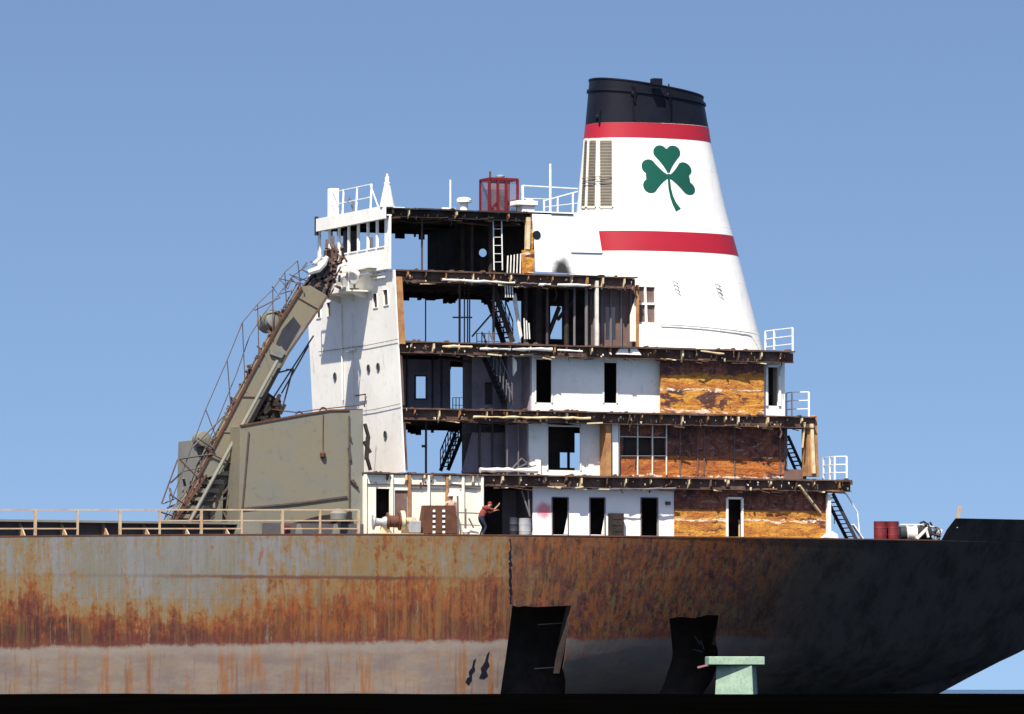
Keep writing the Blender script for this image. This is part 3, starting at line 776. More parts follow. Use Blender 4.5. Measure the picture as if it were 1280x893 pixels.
# fascia board and its lower lip
XR = xat(480, YD, 265)
mb = MB(); y1 = PX(395, 280, XR).y
mb.box(XR, XR + .08, YD - .03, y1, ZF - .46, ZF + .06)
mb.box(XR + .085, XH + .1, YD + .03, y1 - .02, ZF - .34, ZF - .29)
mb.box(XR + .085, XR + .9, YD, y1, ZF - .04, ZF + .02)
mb.build('roof_fascia', 'white', ship)
mb = MB(); mb.box(XR - .03, XR + .12, y1 + .005, y1 + .09, ZF - .62, ZF + .16); mb.build('fascia_end', 'soot', ship)
# far-side stanchions of the wheelhouse
for px in (404, 428, 452):
    m = MB(); c = P(px + 12, 300, YF - .15); m.bar((c.x, YF - .15, ZE + .0), (c.x, YF - .15, ZF - .45), .12); m.build('stanchion', 'lilac', ship)
m = MB(); c = P(404, 300, YH - .2); m.box(c.x + .6, c.x + 1.1, YH - 1.2, YH - .9, ZE + .01, ZF - .45); m.build('locker', 'lilac', ship)

# lookout platform on the front wall
ZP = PX(430, 366, XW - .7).z
pa, pb = PX(399, 372, XW - .75), PX(449, 366, XW - .75)
mb = MB()
mb.box(XW - 1.25, fx(ZP) - .005, pb.y, pa.y, ZP - .06, ZP)
mb.box(XW - 1.25, XW - 1.19, pb.y, pa.y, ZP + .002, ZP + .12)
for k in range(3):
    y = pb.y + (pa.y - pb.y) * (k + .3) / 3
    mb.prism([(XW - 1.1, y, ZP - .062), (fx(ZP) - .01, y, ZP - .062), (fx(ZP - .3) - .01, y, ZP - .34)], (0, .04, 0))
plat = mb.build('lookout_platform', 'ivory', ship)
def railing(name, pts, h, mat, parent, rails=2, post=None, r=.022, pr=.03, lean_=Vector((0, 0, 0))):
    """posts at every point, rails through them"""
    m = MB(); pts = [Vector(p) for p in pts]
    for p in pts: m.bar(p, p + Vector((0, 0, h)) + lean_, pr * 2)
    for k in range(rails):
        hh = h * (k + 1) / rails
        off = Vector((0, 0, hh)) + lean_ * (hh / h)
        for a, b in zip(pts, pts[1:]): m.bar(a + off, b + off, r * 2)
    return m.build(name, mat, parent)
n = 6
railing('platform_railing', [(XW - 1.2, pb.y + .05 + (pa.y - pb.y - .1) * i / n, ZP) for i in range(n + 1)], 1.0, 'rail_white', plat, 2, r=.018, pr=.02)
# slatted screen leaning on the wheelhouse apron
mb = MB()
for k in range(7):
    zz = ZE - .25 + k * .13
    a, b = PX(462, 345, XW - .35), PX(481, 340, XW - .35)
    mb.bar((XW - .35 + k * .02, a.y, zz), (XW - .35 + k * .02, b.y, zz), .03, .07)
for yy in (a.y, (a.y + b.y) / 2, b.y): mb.bar((XW - .30, yy, ZE - .3), (XW - .18, yy, ZE + .62), .05)
mb.build('slatted_screen', 'white', plat)
mb = MB(); a, b = PX(432, 329, XW - .5), PX(470, 322, XW - .5)
mb.box(XW - .75, XH - .01, b.y, a.y, ZE + .14, ZE + .22); mb.box(XW - .6, XH - .01, b.y + .4, a.y - .2, ZE - .12, ZE - .06)
mb.build('ledge', 'ivory', wheel)

# ---- tier 5 under the roof: sooty bulkhead with a light, posts, ladder
def wall(name, l, r, z0, z1, Y, holes=(), mat='white', th=.06, parent=None, ref=600):
    m = MB(); holes_panel(m, xat(l, Y, ref), xat(r, Y, ref), z0, z1, Y, th, [hp(*h, Y) for h in holes])
    return m.build(name, mat, parent or ship)
G = .012
YB5 = 4.6
hx = hp(597.5, 308.5, 609.5, 324, YB5)
m = MB(); x0, x1 = xat(568, YB5, 300), xat(668, YB5, 300)
holes_panel(m, x0, x1, ZE + G, ZF - .3, YB5, .05, [hx])
cxx, czz, rr = (hx[0] + hx[1]) / 2, (hx[2] + hx[3]) / 2, .17
sq = [(hx[1], hx[3]), (hx[0], hx[3]), (hx[0], hx[2]), (hx[1], hx[2])]
ring = [(cxx + rr * math.cos(t), czz + rr * math.sin(t)) for t in [math.pi / 4 + 2 * math.pi * k / 24 for k in range(24)]]
vsr = [(x, YB5, z) for x, z in ring]; fsr = []
outer = []
for k in range(24):
    s_, u_ = divmod(k, 6); a, b = sq[s_], sq[(s_ + 1) % 4]; outer.append((a[0] + (b[0] - a[0]) * u_ / 6, YB5, a[1] + (b[1] - a[1]) * u_ / 6))
m.add(vsr + outer, [(k, (k + 1) % 24, (k + 1) % 24 + 24, k + 24) for k in range(24)])
bulk5 = m.build('bulkhead', 'soot', ship)
m = MB(); m.box(x0, x0 + .05, YB5 + .06, 7.4, ZE + G, ZF - .45); m.build('bulkhead', 'soot', ship)
for px, Y, rad in ((578, 3.6, .10), (590, 3.0, .07), (613, 2.6, .09), (585, 4.3, .16)):
    c = P(px, 300, Y); m = MB(); m.tube([(c.x, Y, ZE + .01), (c.x, Y, ZF - .3)], rad, 8); m.build('stanchion', 'soot', ship, smooth=True)
c = P(527.5, 300, 2.2); m = MB(); m.tube([(c.x, 2.2, ZE + .01), (c.x, 2.2, ZF - .3)], .045, 8); m.build('stanchion', 'rail_dark', ship, smooth=True)
def ladder(name, pb_, pt_, wv, mat, parent, n=9, r=.03):
    m = MB(); a, b = Vector(pb_), Vector(pt_); wv = Vector(wv)
    m.bar(a, b, r * 2.4); m.bar(a + wv, b + wv, r * 2.4)
    for k in range(1, n): q = a.lerp(b, k / n); m.bar(q, q + wv, r * 1.4)
    return m.build(name, mat, parent)
ladder('ladder', P(617.5, 338, 1.9), P(616.5, 276, 1.9), P(628, 338, 1.9) - P(617.5, 338, 1.9), 'rail_white', ship, 6, .016)
for k in range(7):
    c = P(634 + k * 4, 335, 2.1); m = MB(); m.bar((c.x, 2.1, ZE + .01), (c.x + .03, 2.1, zat(640, 320 - k * .8, 2.1)), .04)
    m.build('baluster', 'rail_white', ship)
# white shell plating still standing beside the funnel, with its porthole
m = MB(); m.prism([P(665, 264, YD), P(668, 300, YD), P(670, 339.5, YD), P(757, 344, YD), P(745, 267, YD)], (0, .07, 0))
shell = m.build('side_plating', 'shell_white', ship)
c = P(671, 294, YD - .02); m = MB(); m.lathe(c, [(.18, .0), (.18, .03)], Vector((0, 1, 0)), 20); o = m.build('porthole', 'glass', shell, smooth=True)
c = P(748, 276, YD - .02); m = MB(); m.tube([P(714, 316, YD - .02), P(754, 317, YD - .02)], .02, 6); m.build('wall_pipe', 'lilac', shell)
def mat_sootpatch():
    n_ = NT('sooted_white_paint')
    o = P(702, 334, YD)
    x, y, z = n_.xyz()[0:3]
    dx = n_.math('DIVIDE', n_.math('SUBTRACT', x, o.x), .52); dzz = n_.math('DIVIDE', n_.math('SUBTRACT', z, o.z - .15), .62)
    d = n_.math('SQRT', n_.math('ADD', n_.math('MULTIPLY', dx, dx), n_.math('MULTIPLY', dzz, dzz)))
    d = n_.math('ADD', d, n_.math('MULTIPLY', n_.math('SUBTRACT', n_.noise(3.5, 6, .7), .5), .9))
    c = n_.mix(n_.step(d, 1.15, .35), (.80, .81, .83), (.03, .026, .022))
    return n_.done(c, .5)
shell.data.materials[0] = mat_sootpatch()
m = MB(); m.box(xat(658, YD + .02, 300), xat(668, YD + .02, 300), YD + .03, YD + .5, ZE + .02, zat(660, 312, YD)); m.build('insulation', 'insulation', ship)
m = MB(); m.bar(P(659, 312, YD + .1), P(660, 272, YD + .1), .16, .2); m.build('cut_wall_edge', 'cream', ship)
m = MB(); m.prism([P(660, 300, YD + .12), P(663, 268, YD + .12), P(667, 268, YD + .12), P(666, 318, YD + .12)], (0, .25, 0)); m.build('insulation', 'insulation', ship)

# ---- tier 4
Z0, Z1 = ZD + G, ZE - .3
for px, Y, r_ in ((574.5, 3.2, .05), (580.5, 4.2, .03), (584.5, 4.4, .03), (587, 4.6, .03), (617, 2.6, .06), (532, YF - .2, .03)):
    c = P(px, 400, Y); m = MB(); m.tube([(c.x, Y, Z0), (c.x, Y, Z1)], r_, 8); m.build('stanchion', 'rail_dark', ship, smooth=True)
m = MB(); m.bar(P(590, 421, 3.4), P(615, 392, 3.4), .06); m.bar(P(566, 397, 3.4), P(590, 397, 3.4), .06); m.build('fallen_bar', 'rail_dark', ship)
# far rail seen against the sky
railing('deck_railing', [(xat(p, YF - .2, 410), YF - .2, ZD) for p in (596, 606, 616, 626, 640)], 1.0, 'rail_dark', ship, 3, r=.012, pr=.015)
wall('bulkhead', 652, 736, Z0, Z1, 4.4, [(667, 384, 677, 402), (688, 383, 703, 424)], 'soot', ref=390)
m = MB(); m.bar(P(683, 425, 3.0), P(699, 384, 3.0), .14); m.bar(P(697, 400, 3.0), P(716, 376, 3.0), .12); m.build('fallen_bar', 'soot', ship)
for px, Y, r_, mt in ((657, 2.4, .09, 'soot'), (672, 3.0, .2, 'soot'), (684, 2.6, .06, 'rail_dark'), (708, 2.4, .1, 'soot'), (718, 2.2, .05, 'lilac'), (733, 2.0, .07, 'lilac')):
    c = P(px, 400, Y); m = MB(); m.tube([(c.x, Y, Z0), (c.x, Y, Z1)], r_, 8); m.build('stanchion', mt, ship, smooth=True)
c = P(746, 390, YD + .15); m = MB(); m.box(c.x - .06, c.x + .06, YD + .1, YD + .22, Z0, Z1 + .1); m.build('stanchion', 'lagging', ship)
part4 = wall('partition', 738, 797, Z0, Z1, 2.35, [(757, 384, 770, 425)], 'brown', ref=390)
for px in (742, 752, 763, 776, 788):
    c = P(px, 390, 2.3); m = MB(); m.box(c.x - .03, c.x + .03, 2.24, 2.345, Z0, Z1); m.build('stiffener', 'lilac', part4)
m = MB(); m.prism([P(788, 427, 1.9), P(788, 395, 1.9), P(797, 362, 1.9), P(799, 362, 1.9), P(799, 427, 1.9)], (0, .06, 0)); m.build('partition', 'ivory', ship)
m = MB(); m.box(xat(796, 1.8, 400), xat(799, 1.8, 400), 1.8, 1.92, Z0, Z1); m.build('cut_wall_edge', 'rust_orange', ship)
# framed window standing against the funnel base
m = MB()
for a, b in (((793, 357), (819, 358)), ((819, 358), (820, 405)), ((820, 405), (795, 404)), ((806, 357), (808, 404)), ((794, 380), (819, 380))):
    m.bar(P(*a, 2.2), P(*b, 2.2), .09)
lat = m.build('window_frame', 'white', ship)
m = MB(); m.prism([P(794, 358, 2.25), P(818, 359, 2.25), P(819, 404, 2.25), P(796, 403, 2.25)], (0, .02, 0)); m.build('pane', 'brown', lat)
def stairs(l, pt_, pb_, wy, mat, nt=11, rail=True, st=.2, matr='rail_white'):
    """ship's stair from pt (top) to pb (foot), width wy across the ship"""
    m = MB(); a, b = Vector(pt_), Vector(pb_); off = Vector((0, wy, 0))
    m.bar(a, b, .05, st, Vector((0, 1, 0)).cross(b - a)); m.bar(a + off, b + off, .05, st, Vector((0, 1, 0)).cross(b - a))
    for k in range(1, nt):
        q = a.lerp(b, k / nt); m.box(q.x - .11, q.x + .11, q.y + .03, q.y + wy - .03, q.z - .02, q.z + .015)
    o = m.build(l, mat, ship)
    if rail:
        m = MB(); h = Vector((0, 0, .85))
        for oo in (Vector(), off):
            m.bar(a + oo + h, b + oo + h, .045); m.bar(a + oo + h * .5, b + oo + h * .5, .03)
            for k in range(0, 7): q = a.lerp(b, k / 6) + oo; m.bar(q, q + h, .035)
        m.build('handrail', matr, o)
    return o
stairs('stair_flight', P(613, 350, 2.6), P(641, 428, 2.6), .9, 'soot', 12, True, .22, 'soot')
for k in range(4):
    m = MB(); m.bar(P(632 + k * 3, 372, 1.8), P(631 + k * 3, 352, 1.8), .035); m.build('baluster', 'rail_white', ship)
for k in range(3):
    m = MB(); m.bar(P(656 + k * 3, 424, 2.0), P(655 + k * 3, 398 + 3 * k, 2.0), .04); m.build('baluster', 'rail_white', ship)
m = MB(); m.prism([P(641, 372, 2.3), P(645, 366, 2.3), P(653, 420, 2.3), P(650, 424, 2.3)], (0, .05, 0)); m.build('stair_side_plate', 'lagging', ship)

# ---- tier 3
Z0, Z1 = ZC + G, ZD - .3
YL = 6.2
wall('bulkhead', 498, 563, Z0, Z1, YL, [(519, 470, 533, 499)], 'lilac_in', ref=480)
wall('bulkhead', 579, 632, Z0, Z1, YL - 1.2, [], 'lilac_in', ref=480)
m = MB()
for a, b in (((519, 470), (533, 470)), ((533, 470), (533, 499)), ((533, 499), (519, 499)), ((519, 499), (519, 470))): m.bar(P(*a, YL - .02), P(*b, YL - .02), .06)
m.build('window_frame', 'lilac', ship)
for px in (509, 541, 552): 
    c = P(px, 480, YL - .05); m = MB(); m.box(c.x - .03, c.x + .03, YL - .1, YL - .003, Z0, Z1); m.build('stiffener', 'lilac', ship)
railing('deck_railing', [(xat(p, YF - .2, 500), YF - .2, ZC) for p in (566, 570, 574, 579)], .95, 'rail_dark', ship, 3, r=.012, pr=.015)
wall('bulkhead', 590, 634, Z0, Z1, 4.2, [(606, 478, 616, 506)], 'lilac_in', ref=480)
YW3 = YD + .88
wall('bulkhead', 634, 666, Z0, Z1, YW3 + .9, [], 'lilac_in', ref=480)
m = MB(); x_ = xat(665, YW3, 480); m.box(x_ - .06, x_, YW3 + .065, YW3 + .89, Z0, Z1); m.build('bulkhead', 'lilac_in', ship)
def door_set(w_, doors, Y, frame='white', fw=.05):
    for (l, t, r_, b) in doors:
        h = hp(l, t, r_, b, Y); m = MB()
        for a, bb in (((h[0], h[2]), (h[0], h[3])), ((h[0], h[3]), (h[1], h[3])), ((h[1], h[3]), (h[1], h[2]))):
            m.bar((a[0], Y - .02, a[1]), (bb[0], Y - .02, bb[1]), fw, fw)
        m.build('door_frame', frame, w_)
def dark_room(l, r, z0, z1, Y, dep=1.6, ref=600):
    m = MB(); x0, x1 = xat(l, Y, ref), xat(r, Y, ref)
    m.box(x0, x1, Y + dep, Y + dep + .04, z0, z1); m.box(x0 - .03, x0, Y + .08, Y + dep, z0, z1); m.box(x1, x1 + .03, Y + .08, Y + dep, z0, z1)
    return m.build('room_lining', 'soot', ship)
d3 = [(669, 449, 689.5, 503.5), (754, 453, 771, 504)]
w3 = wall('side_wall', 665, 826, Z0, Z1, YW3, d3, 'white', ref=480); door_set(w3, d3, YW3); dark_room(667, 824, Z0, Z1, YW3, ref=480)
M['insulation_upper'] = mat_insulation(zat(890, 468, YW3), 1.0, .03, xat(890, YW3, 480))
M['insulation_middle'] = mat_insulation(zat(890, 571, YD + .86), .24, ca=(.46, .155, .024), cb=(.27, .07, .018))
M['insulation_lower'] = mat_insulation(zat(930, 638, YD + .58), .12)
i3 = wall('insulation', 826.5, 955, Z0, Z1, YW3 - .38, [], 'insulation_upper', .12, ref=480)
d3b = [(958, 458, 974, 507.5)]
w3b = wall('side_wall', 955.5, 981, Z0, Z1, YW3 - .1, d3b, 'white', .2, ref=480); door_set(w3b, d3b, YW3 - .1, fw=.1)
dark_room(900, 979, Z0, Z1, YW3, .9, ref=480)
m = MB(); x_ = xat(980, YW3, 480); m.box(x_ - .07, x_, YW3 + .11, YW3 + 4, Z0, Z1); m.build('end_wall', 'white', ship)
stairs('stair_flight', P(611, 440, 2.2), P(640, 507, 2.2), .7, 'dark_blue', 11, True, .2, 'lilac')
for k in range(6):
    m = MB(); m.bar(P(617 + k * 4, 462 + k * 8, 2.0), P(617 + k * 4, 441 + k * 8.5, 2.0), .03); m.build('baluster', 'lilac', ship)
m = MB(); m.prism([P(641, 446, 2.0), P(646, 452, 2.0), P(646, 463, 2.0), P(642, 470, 2.0)], (0, .1, 0)); m.build('torn_facing', 'ivory', ship)

# ---- tier 2
Z0, Z1 = ZB + G, ZC - .3
c = P(532.5, 560, 3.4); m = MB(); m.tube([(c.x, 3.4, Z0), (c.x, 3.4, Z1 + .1)], .05, 8); m.box(c.x - .18, c.x, 3.36, 3.44, Z0 + 1.1, Z0 + 1.2); m.build('stanchion', 'rail_dark', ship)
stairs('stair_flight', P(579, 541, YF - 1.2), P(560, 588, YF - 1.2), .8, 'dark_blue', 9, True, .15, 'rail_dark')
wall('bulkhead', 578, 634, Z0, Z1, 5.2, [], 'lilac_in', ref=560)
m = MB(); m.prism([P(590, 541, 4.2), P(634, 541, 4.2), P(634, 591, 4.2), P(577, 591, 4.2)], (0, .06, 0)); m.build('bulkhead', 'lilac_in', ship)
for px in (600, 616):
    c = P(px, 560, 4.1); m = MB(); m.box(c.x - .03, c.x + .03, 4.1, 4.19, Z0, Z1); m.build('stiffener', 'lilac', ship)
YW2 = YD + 1.0
wall('bulkhead', 632, 661, Z0, Z1, YW2 + 1.0, [], 'lilac_in', ref=560)
m = MB(); x_ = xat(661, YW2, 560); m.box(x_ - .06, x_, YW2 + .065, YW2 + .99, Z0, Z1); m.build('bulkhead', 'lilac_in', ship)
for px in (634, 648):
    c = P(px, 560, 2.2); m = MB(); m.tube([(c.x, 2.2, Z0), (c.x, 2.2, Z1)], .03, 6); m.build('stanchion', 'lilac', ship)
m = MB()
for a, b in (((640, 586), (652, 573)), ((652, 573), (664, 584)), ((645, 586), (668, 575)), ((655, 586), (670, 582))): m.bar(P(*a, 1.75), P(*b, 1.75), .05)
m.build('bent_pipework', 'lilac', ship)
d2 = [(684, 533, 725.5, 588)]
w2 = wall('side_wall', 661, 757, Z0, Z1, YW2, d2, 'white', ref=560); door_set(w2, d2, YW2)
h = hp(700, 566, 724, 585, YW2 + 1.3)
m = MB(); holes_panel(m, xat(676, YW2, 560), xat(735, YW2, 560), Z0, Z1, YW2 + 1.3, .05, [h])
m.bar(((h[0] + h[1]) / 2 - .05, YW2 + 1.3, h[2]), ((h[0] + h[1]) / 2 - .05, YW2 + 1.3, h[3]), .09)
m.box(xat(676, YW2, 560) - .05, xat(676, YW2, 560), YW2 + .1, YW2 + 1.3, Z0, Z1)
m.build('room_lining', 'soot', ship)
# low skirting box and clips on the white wall
m = MB(); h = hp(662, 570, 676, 588, YW2 - .12); m.box(h[0], h[1], YW2 - .12, YW2 - .003, Z0, h[3]); m.build('skirting', 'white', w2); m = MB(); h = hp(735, 572, 756, 589, YW2); m.box(h[0], h[1], YW2 - .06, YW2 - .003, Z0, h[3]); m.build('skirting', 'white', w2)
m = MB(); m.box(xat(757.5, YD + .3, 560), xat(764, YD + .3, 560), YD + .3, YD + .9, Z0, Z1 - .05); m.build('cut_wall_edge', 'rust_orange', ship)
m = MB(); m.box(xat(765, YD + .5, 560), xat(773, YD + .5, 560), YD + .5, YD + .9, Z0, Z1); m.build('stanchion', 'white', ship)
YI2 = YD + .86
d2b = [(779, 547, 814, 570), (817, 548, 831, 570)]
wi = wall('insulation', 773.5, 980, Z0, Z1, YI2, d2b, 'insulation_middle', .1, ref=560)
m = MB()
for (l, t, r_, b) in d2b:
    h = hp(l, t, r_, b, YI2); m.box(h[0] - .05, h[1] + .05, YI2 + .14, YI2 + .2, h[2] - .05, h[3] + .05)
m.build('window_void', 'soot', wi)
m = MB()
for a, b in (((775, 546), (832, 547)), ((776, 570), (832, 570))): m.bar(P(*a, YI2 - .05), P(*b, YI2 - .05), .03)
for px in (774, 797, 815.5, 833):
    m.bar(P(px, 523, YI2 - .06) , P(px, 594, YI2 - .06), .045)
m.build('window_frame', 'ivory', wi)
for px in (850, 872, 880, 918, 975):
    m = MB(); m.bar(P(px, 524, YI2 - .03), P(px, 594, YI2 - .03), .05); m.build('stiffener', 'brown', wi)

d2c = [(983, 536, 1004, 587)]
we = wall('end_frame', 980.5, 1008, Z0, Z1, YI2 - .04, d2c, 'brown', .14, ref=560)
door_set(we, d2c, YI2 - .04, 'lilac')
ladder('ladder', P(1004, 587, 2.9), P(985, 545, 2.9), (0, .7, 0), 'dark_blue', ship, 8, .04)
m = MB(); m.prism([P(1009, 524, YD + .25), P(1021, 519, YD + .25), P(1024, 596, YD + .25), P(1010, 595, YD + .25)], (0, .5, 0)); m.build('cut_wall_edge', 'rust_orange', ship)
m = MB(); m.bar(P(1014, 530, YD + .2), P(1017, 592, YD + .2), .14); m.bar(P(1006, 528, YD + .2), P(1003, 560, YD + .2), .06); m.build('torn_facing', 'cream', ship)

# ---- tier 1
Z0, Z1 = ZA + G, ZB - .3
YW1 = YD + .16
d1 = [(470, 611, 487, 652), (493.5, 613, 510, 660)]
w1 = wall('side_wall', 458, 605, Z0, ZB - .09, YW1, d1, 'ivory', ref=640)
m = MB(); m.box(xat(469, YW1, 640), xat(512, YW1, 640), YW1 + .9, YW1 + .95, Z0, Z1); m.build('room_lining', 'soot', ship)
h = hp(494, 613, 509.5, 660, YW1); m = MB(); m.box(h[0], h[1], YW1 + .07, YW1 + .12, h[2], h[3]); m.build('door', 'brown', w1)
for px in (457, 490, 512, 536, 559, 579, 603):
    c = P(px, 640, YD + .06); m = MB(); m.box(c.x - .05, c.x + .05, YD + .05, YW1 - .003, Z0, ZB - .09); m.build('stiffener', 'ivory' if px not in (512, 559) else 'rust_orange', w1)
for l, r_ in ((514, 534), (538, 557), (581, 601)):
    h = hp(l, 608.5, r_, 611, YW1 - .05); m = MB(); m.box(h[0], h[1], YW1 - .08, YW1 - .003, h[2], h[3]); m.build('stiffener', 'lilac', w1)
m = MB(); x_ = xat(459, YW1, 640); m.box(x_, x_ + .06, YW1 + .065, YF, Z0, ZB - .09); m.build('bulkhead', 'white', ship)
# dark open bay with lining
m = MB(); Yb = YD + 2.4
m.box(xat(604, YW1, 640), xat(668, Yb, 640), Yb, Yb + .05, Z0, Z1); m.box(xat(604.5, YW1, 640), xat(605.5, YW1, 640), YW1 + .07, Yb, Z0, Z1)
m.build('room_lining', 'soot', ship)
m = MB(); m.box(xat(628, Yb - .1, 640), xat(667, Yb - .1, 640), Yb - .08, Yb - .01, Z0, Z1 - .25); m.build('bulkhead', 'lilac', ship)
m = MB(); m.bar(P(652, 614, 1.9), P(662, 645, 1.9), .06); m.bar(P(660, 614, 1.9), P(662, 646, 1.9), .05); m.build('fallen_bar', 'lilac', ship)
YW1b = YD + .66
d1b = [(690, 622, 710, 668.5), (737, 622.5, 756, 668.5), (801, 622.5, 822, 670)]
w1b = wall('side_wall', 666, 843, Z0, Z1, YW1b, d1b, 'white', ref=640); door_set(w1b, d1b, YW1b, 'lilac', .04); dark_room(668, 842, Z0, Z1, YW1b, ref=640)
m = MB(); x_ = xat(666, YW1b, 640); m.box(x_, x_ + .06, YW1b + .065, Yb, Z0, Z1); m.build('bulkhead', 'lilac', ship)
for l, r_, b in ((705, 710, 668), (752, 756, 668)):
    m = MB(); m.prism([P(l, b, YW1b + .1), P(r_ + 1, b, YW1b + .1), P(r_ + 1, b - 30, YW1b + .1)], (0, .03, 0)); m.build('door_leaf', 'white', w1b)
h = hp(760, 642, 776, 668, YW1b); m = MB(); m.box(h[0], h[1], YW1b - .3, YW1b - .003, Z0, h[3])
for k in range(3): m.box(h[0] + .06, h[1] - .06, YW1b - .315, YW1b - .302, h[2] + .1 + k * .25, h[2] + .22 + k * .25)
m.build('vent_box', 'soot', w1b)
def mat_redsmear():
    n_ = NT('white_paint_with_red_smear')
    o = P(680, 638, YW1b); x, y, z = n_.xyz()[0:3]
    dx = n_.math('DIVIDE', n_.math('SUBTRACT', x, o.x), .42); dzz = n_.math('DIVIDE', n_.math('SUBTRACT', z, o.z), .38)
    d = n_.math('SQRT', n_.math('ADD', n_.math('MULTIPLY', dx, dx), n_.math('MULTIPLY', dzz, dzz)))
    d = n_.math('ADD', d, n_.math('MULTIPLY', n_.math('SUBTRACT', n_.noise((4, 4, 2), 5, .7), .5), 1.2))
    c = n_.mix(n_.math('MULTIPLY', n_.step(d, 1.2, .4), .8), (.80, .80, .79), (.6, .07, .12))
    return n_.done(c, .5)
w1b.data.materials[0] = mat_redsmear()
m = MB(); c = P(835, 629, YW1b - .1); m.box(c.x - .08, c.x + .08, YW1b - .2, YW1b - .003, c.z - .08, c.z + .06); m.build('wall_lamp', 'rail_dark', w1b)
YI1 = YD + .58
d1c = [(908.5, 623, 927.5, 671)]
wi1 = wall('insulation', 843.5, 1034, Z0, Z1, YI1, d1c, 'insulation_lower', .1, ref=640)
door_set(wi1, d1c, YI1, 'white', .09); dark_room(890, 950, Z0, Z1, YI1, .8, ref=640)
m = MB(); m.bar(P(924, 650, YI1 + .3), P(924, 672, YI1 + .3), .05); m.build('stanchion', 'cream', ship)

c = P(1036, 650, YD + .35); m = MB(); m.box(c.x - .06, c.x + .08, YD + .3, YD + .5, Z0, Z1 - .3); m.prism([P(1030, 672, YD + .28), P(1048, 673, YD + .28), P(1047, 668, YD + .28), P(1040, 664, YD + .28)], (0, .4, 0)); m.build('stanchion', 'white', ship)
m = MB(); m.bar(P(999, 607, YD + .05), P(1025, 641, YD + .55), .11, .07); m.build('diagonal_brace', 'cream', ship)
m = MB(); x_ = xat(1036, YI1, 640); m.box(x_ - .07, x_, YI1 + .11, YI1 + 4.5, Z0, Z1); m.build('end_wall', 'brown', ship)

# ---- platforms and rails at the aft ends of the decks
def end_rail(pts, h, Yn, z, rails=3, mat='rail_white'):
    return railing('deck_railing', [(xat(p, y, 500), y, z) for p, y in pts], h, mat, ship, rails, r=.018, pr=.03)
end_rail([(957, 4.5), (968, 3.6), (991, 2.0)], 1.0, 3, ZD)
end_rail([(983, 3.4), (990, 2.8), (1011, 2.2)], 1.05, 3, ZC)
end_rail([(1029, 3.4), (1037, 2.6), (1043, 2.2), (1058, 1.8)], 1.0, 3, ZB)
m = MB(); m.prism([P(1030, 600, 2.0), P(1066, 602, 2.0), P(1066, 606, 2.0), P(1046, 610, 2.0), P(1044, 616, 2.0), P(1036, 616, 2.0)], (0, .5, 0)); m.build('platform_bracket', 'edge', deck_b)
st = stairs('stair_flight', P(1041, 617, 2.0), P(1071, 676, 2.0), .8, 'dark_blue', 11, False, .14)
m = MB()
m.tube([P(1047, 612, 2.0), P(1058, 618, 2.0), P(1072, 641, 2.0), P(1075, 672, 2.0)], .03, 6); m.tube([P(1043, 640, 2.8), P(1043, 655, 2.8)], .025, 6); m.bar(P(1066, 656, 2.0), P(1078, 674, 2.0), .22, .04)
m.build('handrail', 'rail_white', st)

# ---- funnel
YFN = 6.2
LV = [(97, 737.5, 877.5), (178, 729, 889.5), (262, 720.5, 908.5), (318, 714.5, 924), (434, 703, 954.5)]
BR = .60
def flevel(py):
    for (a, l0, r0), (b, l1, r1) in zip(LV, LV[1:]):
        if py <= b or b == LV[-1][0]:
            k = (py - a) / (b - a); return l0 + (l1 - l0) * k, r0 + (r1 - r0) * k
FTAB = []
for py in range(80, 446, 4):
    l, r_ = flevel(py); c = P((l + r_) / 2, py, YFN)
    dist = (c - CAM).dot(DH)
    half = (r_ - l) / 2 / FPX * dist
    FTAB.append((c.z, c.x, half / math.hypot(math.cos(TH), BR * math.sin(TH)) * .985))
FTAB.sort()
def fpar(z):
    return lerp_tab([(a, b) for a, b, c in FTAB], z), lerp_tab([(a, c) for a, b, c in FTAB], z)
def fring(z, grow=0.0, n=96, tilt=0.0):
    xc, a = fpar(z); a += grow; b = a * BR if not grow else (a - grow) * BR + grow
    out = []
    for k in range(n):
        t = 2 * math.pi * k / n; ct, st_ = math.cos(t), math.sin(t)
        e = 2 / 2.25
        x = xc + a * math.copysign(abs(ct) ** e, ct); y = YFN + b * math.copysign(abs(st_) ** e, st_)
        out.append(Vector((x, y, z + tilt * (x - xc))))
    return out
def skin_rings(m, rings, cap=True):
    n = len(rings[0]); vs = [v for r_ in rings for v in r_]
    fs = [(i * n + k, i * n + (k + 1) % n, (i + 1) * n + (k + 1) % n, (i + 1) * n + k) for i in range(len(rings) - 1) for k in range(n)]
    if cap: fs += [list(range(n - 1, -1, -1)), [(len(rings) - 1) * n + k for k in range(n)]]
    return m.add(vs, fs)
zf = lambda py: P(830, py, YFN - 2.2).z
z_ru, z_rl = zf(152.5), zf(171.5)             # upper red band
z_lu, z_ll = zf(289), zf(314)               # lower red band
z_top = zf(105)
m = MB(); skin_rings(m, [fring(ZD + .01 + (z_ru - ZD) * i / 16) for i in range(17)])
fun = m.build('funnel', 'clean_white', ship, smooth=True)
m = MB()
cap_r = [fring(z_ru + .002)] + [fring(z_ru + (z_top - z_ru) * i / 6, tilt=-.125 * i / 6) for i in range(1, 7)]
inner = [Vector((p.x * .96 + fpar(z_top)[0] * .04, p.y * .96 + YFN * .04, p.z)) for p in cap_r[-1]]
skin_rings(m, cap_r + [inner, [p - Vector((0, 0, .5)) for p in inner]])
cap = m.build('funnel_top', 'black', fun, smooth=True)
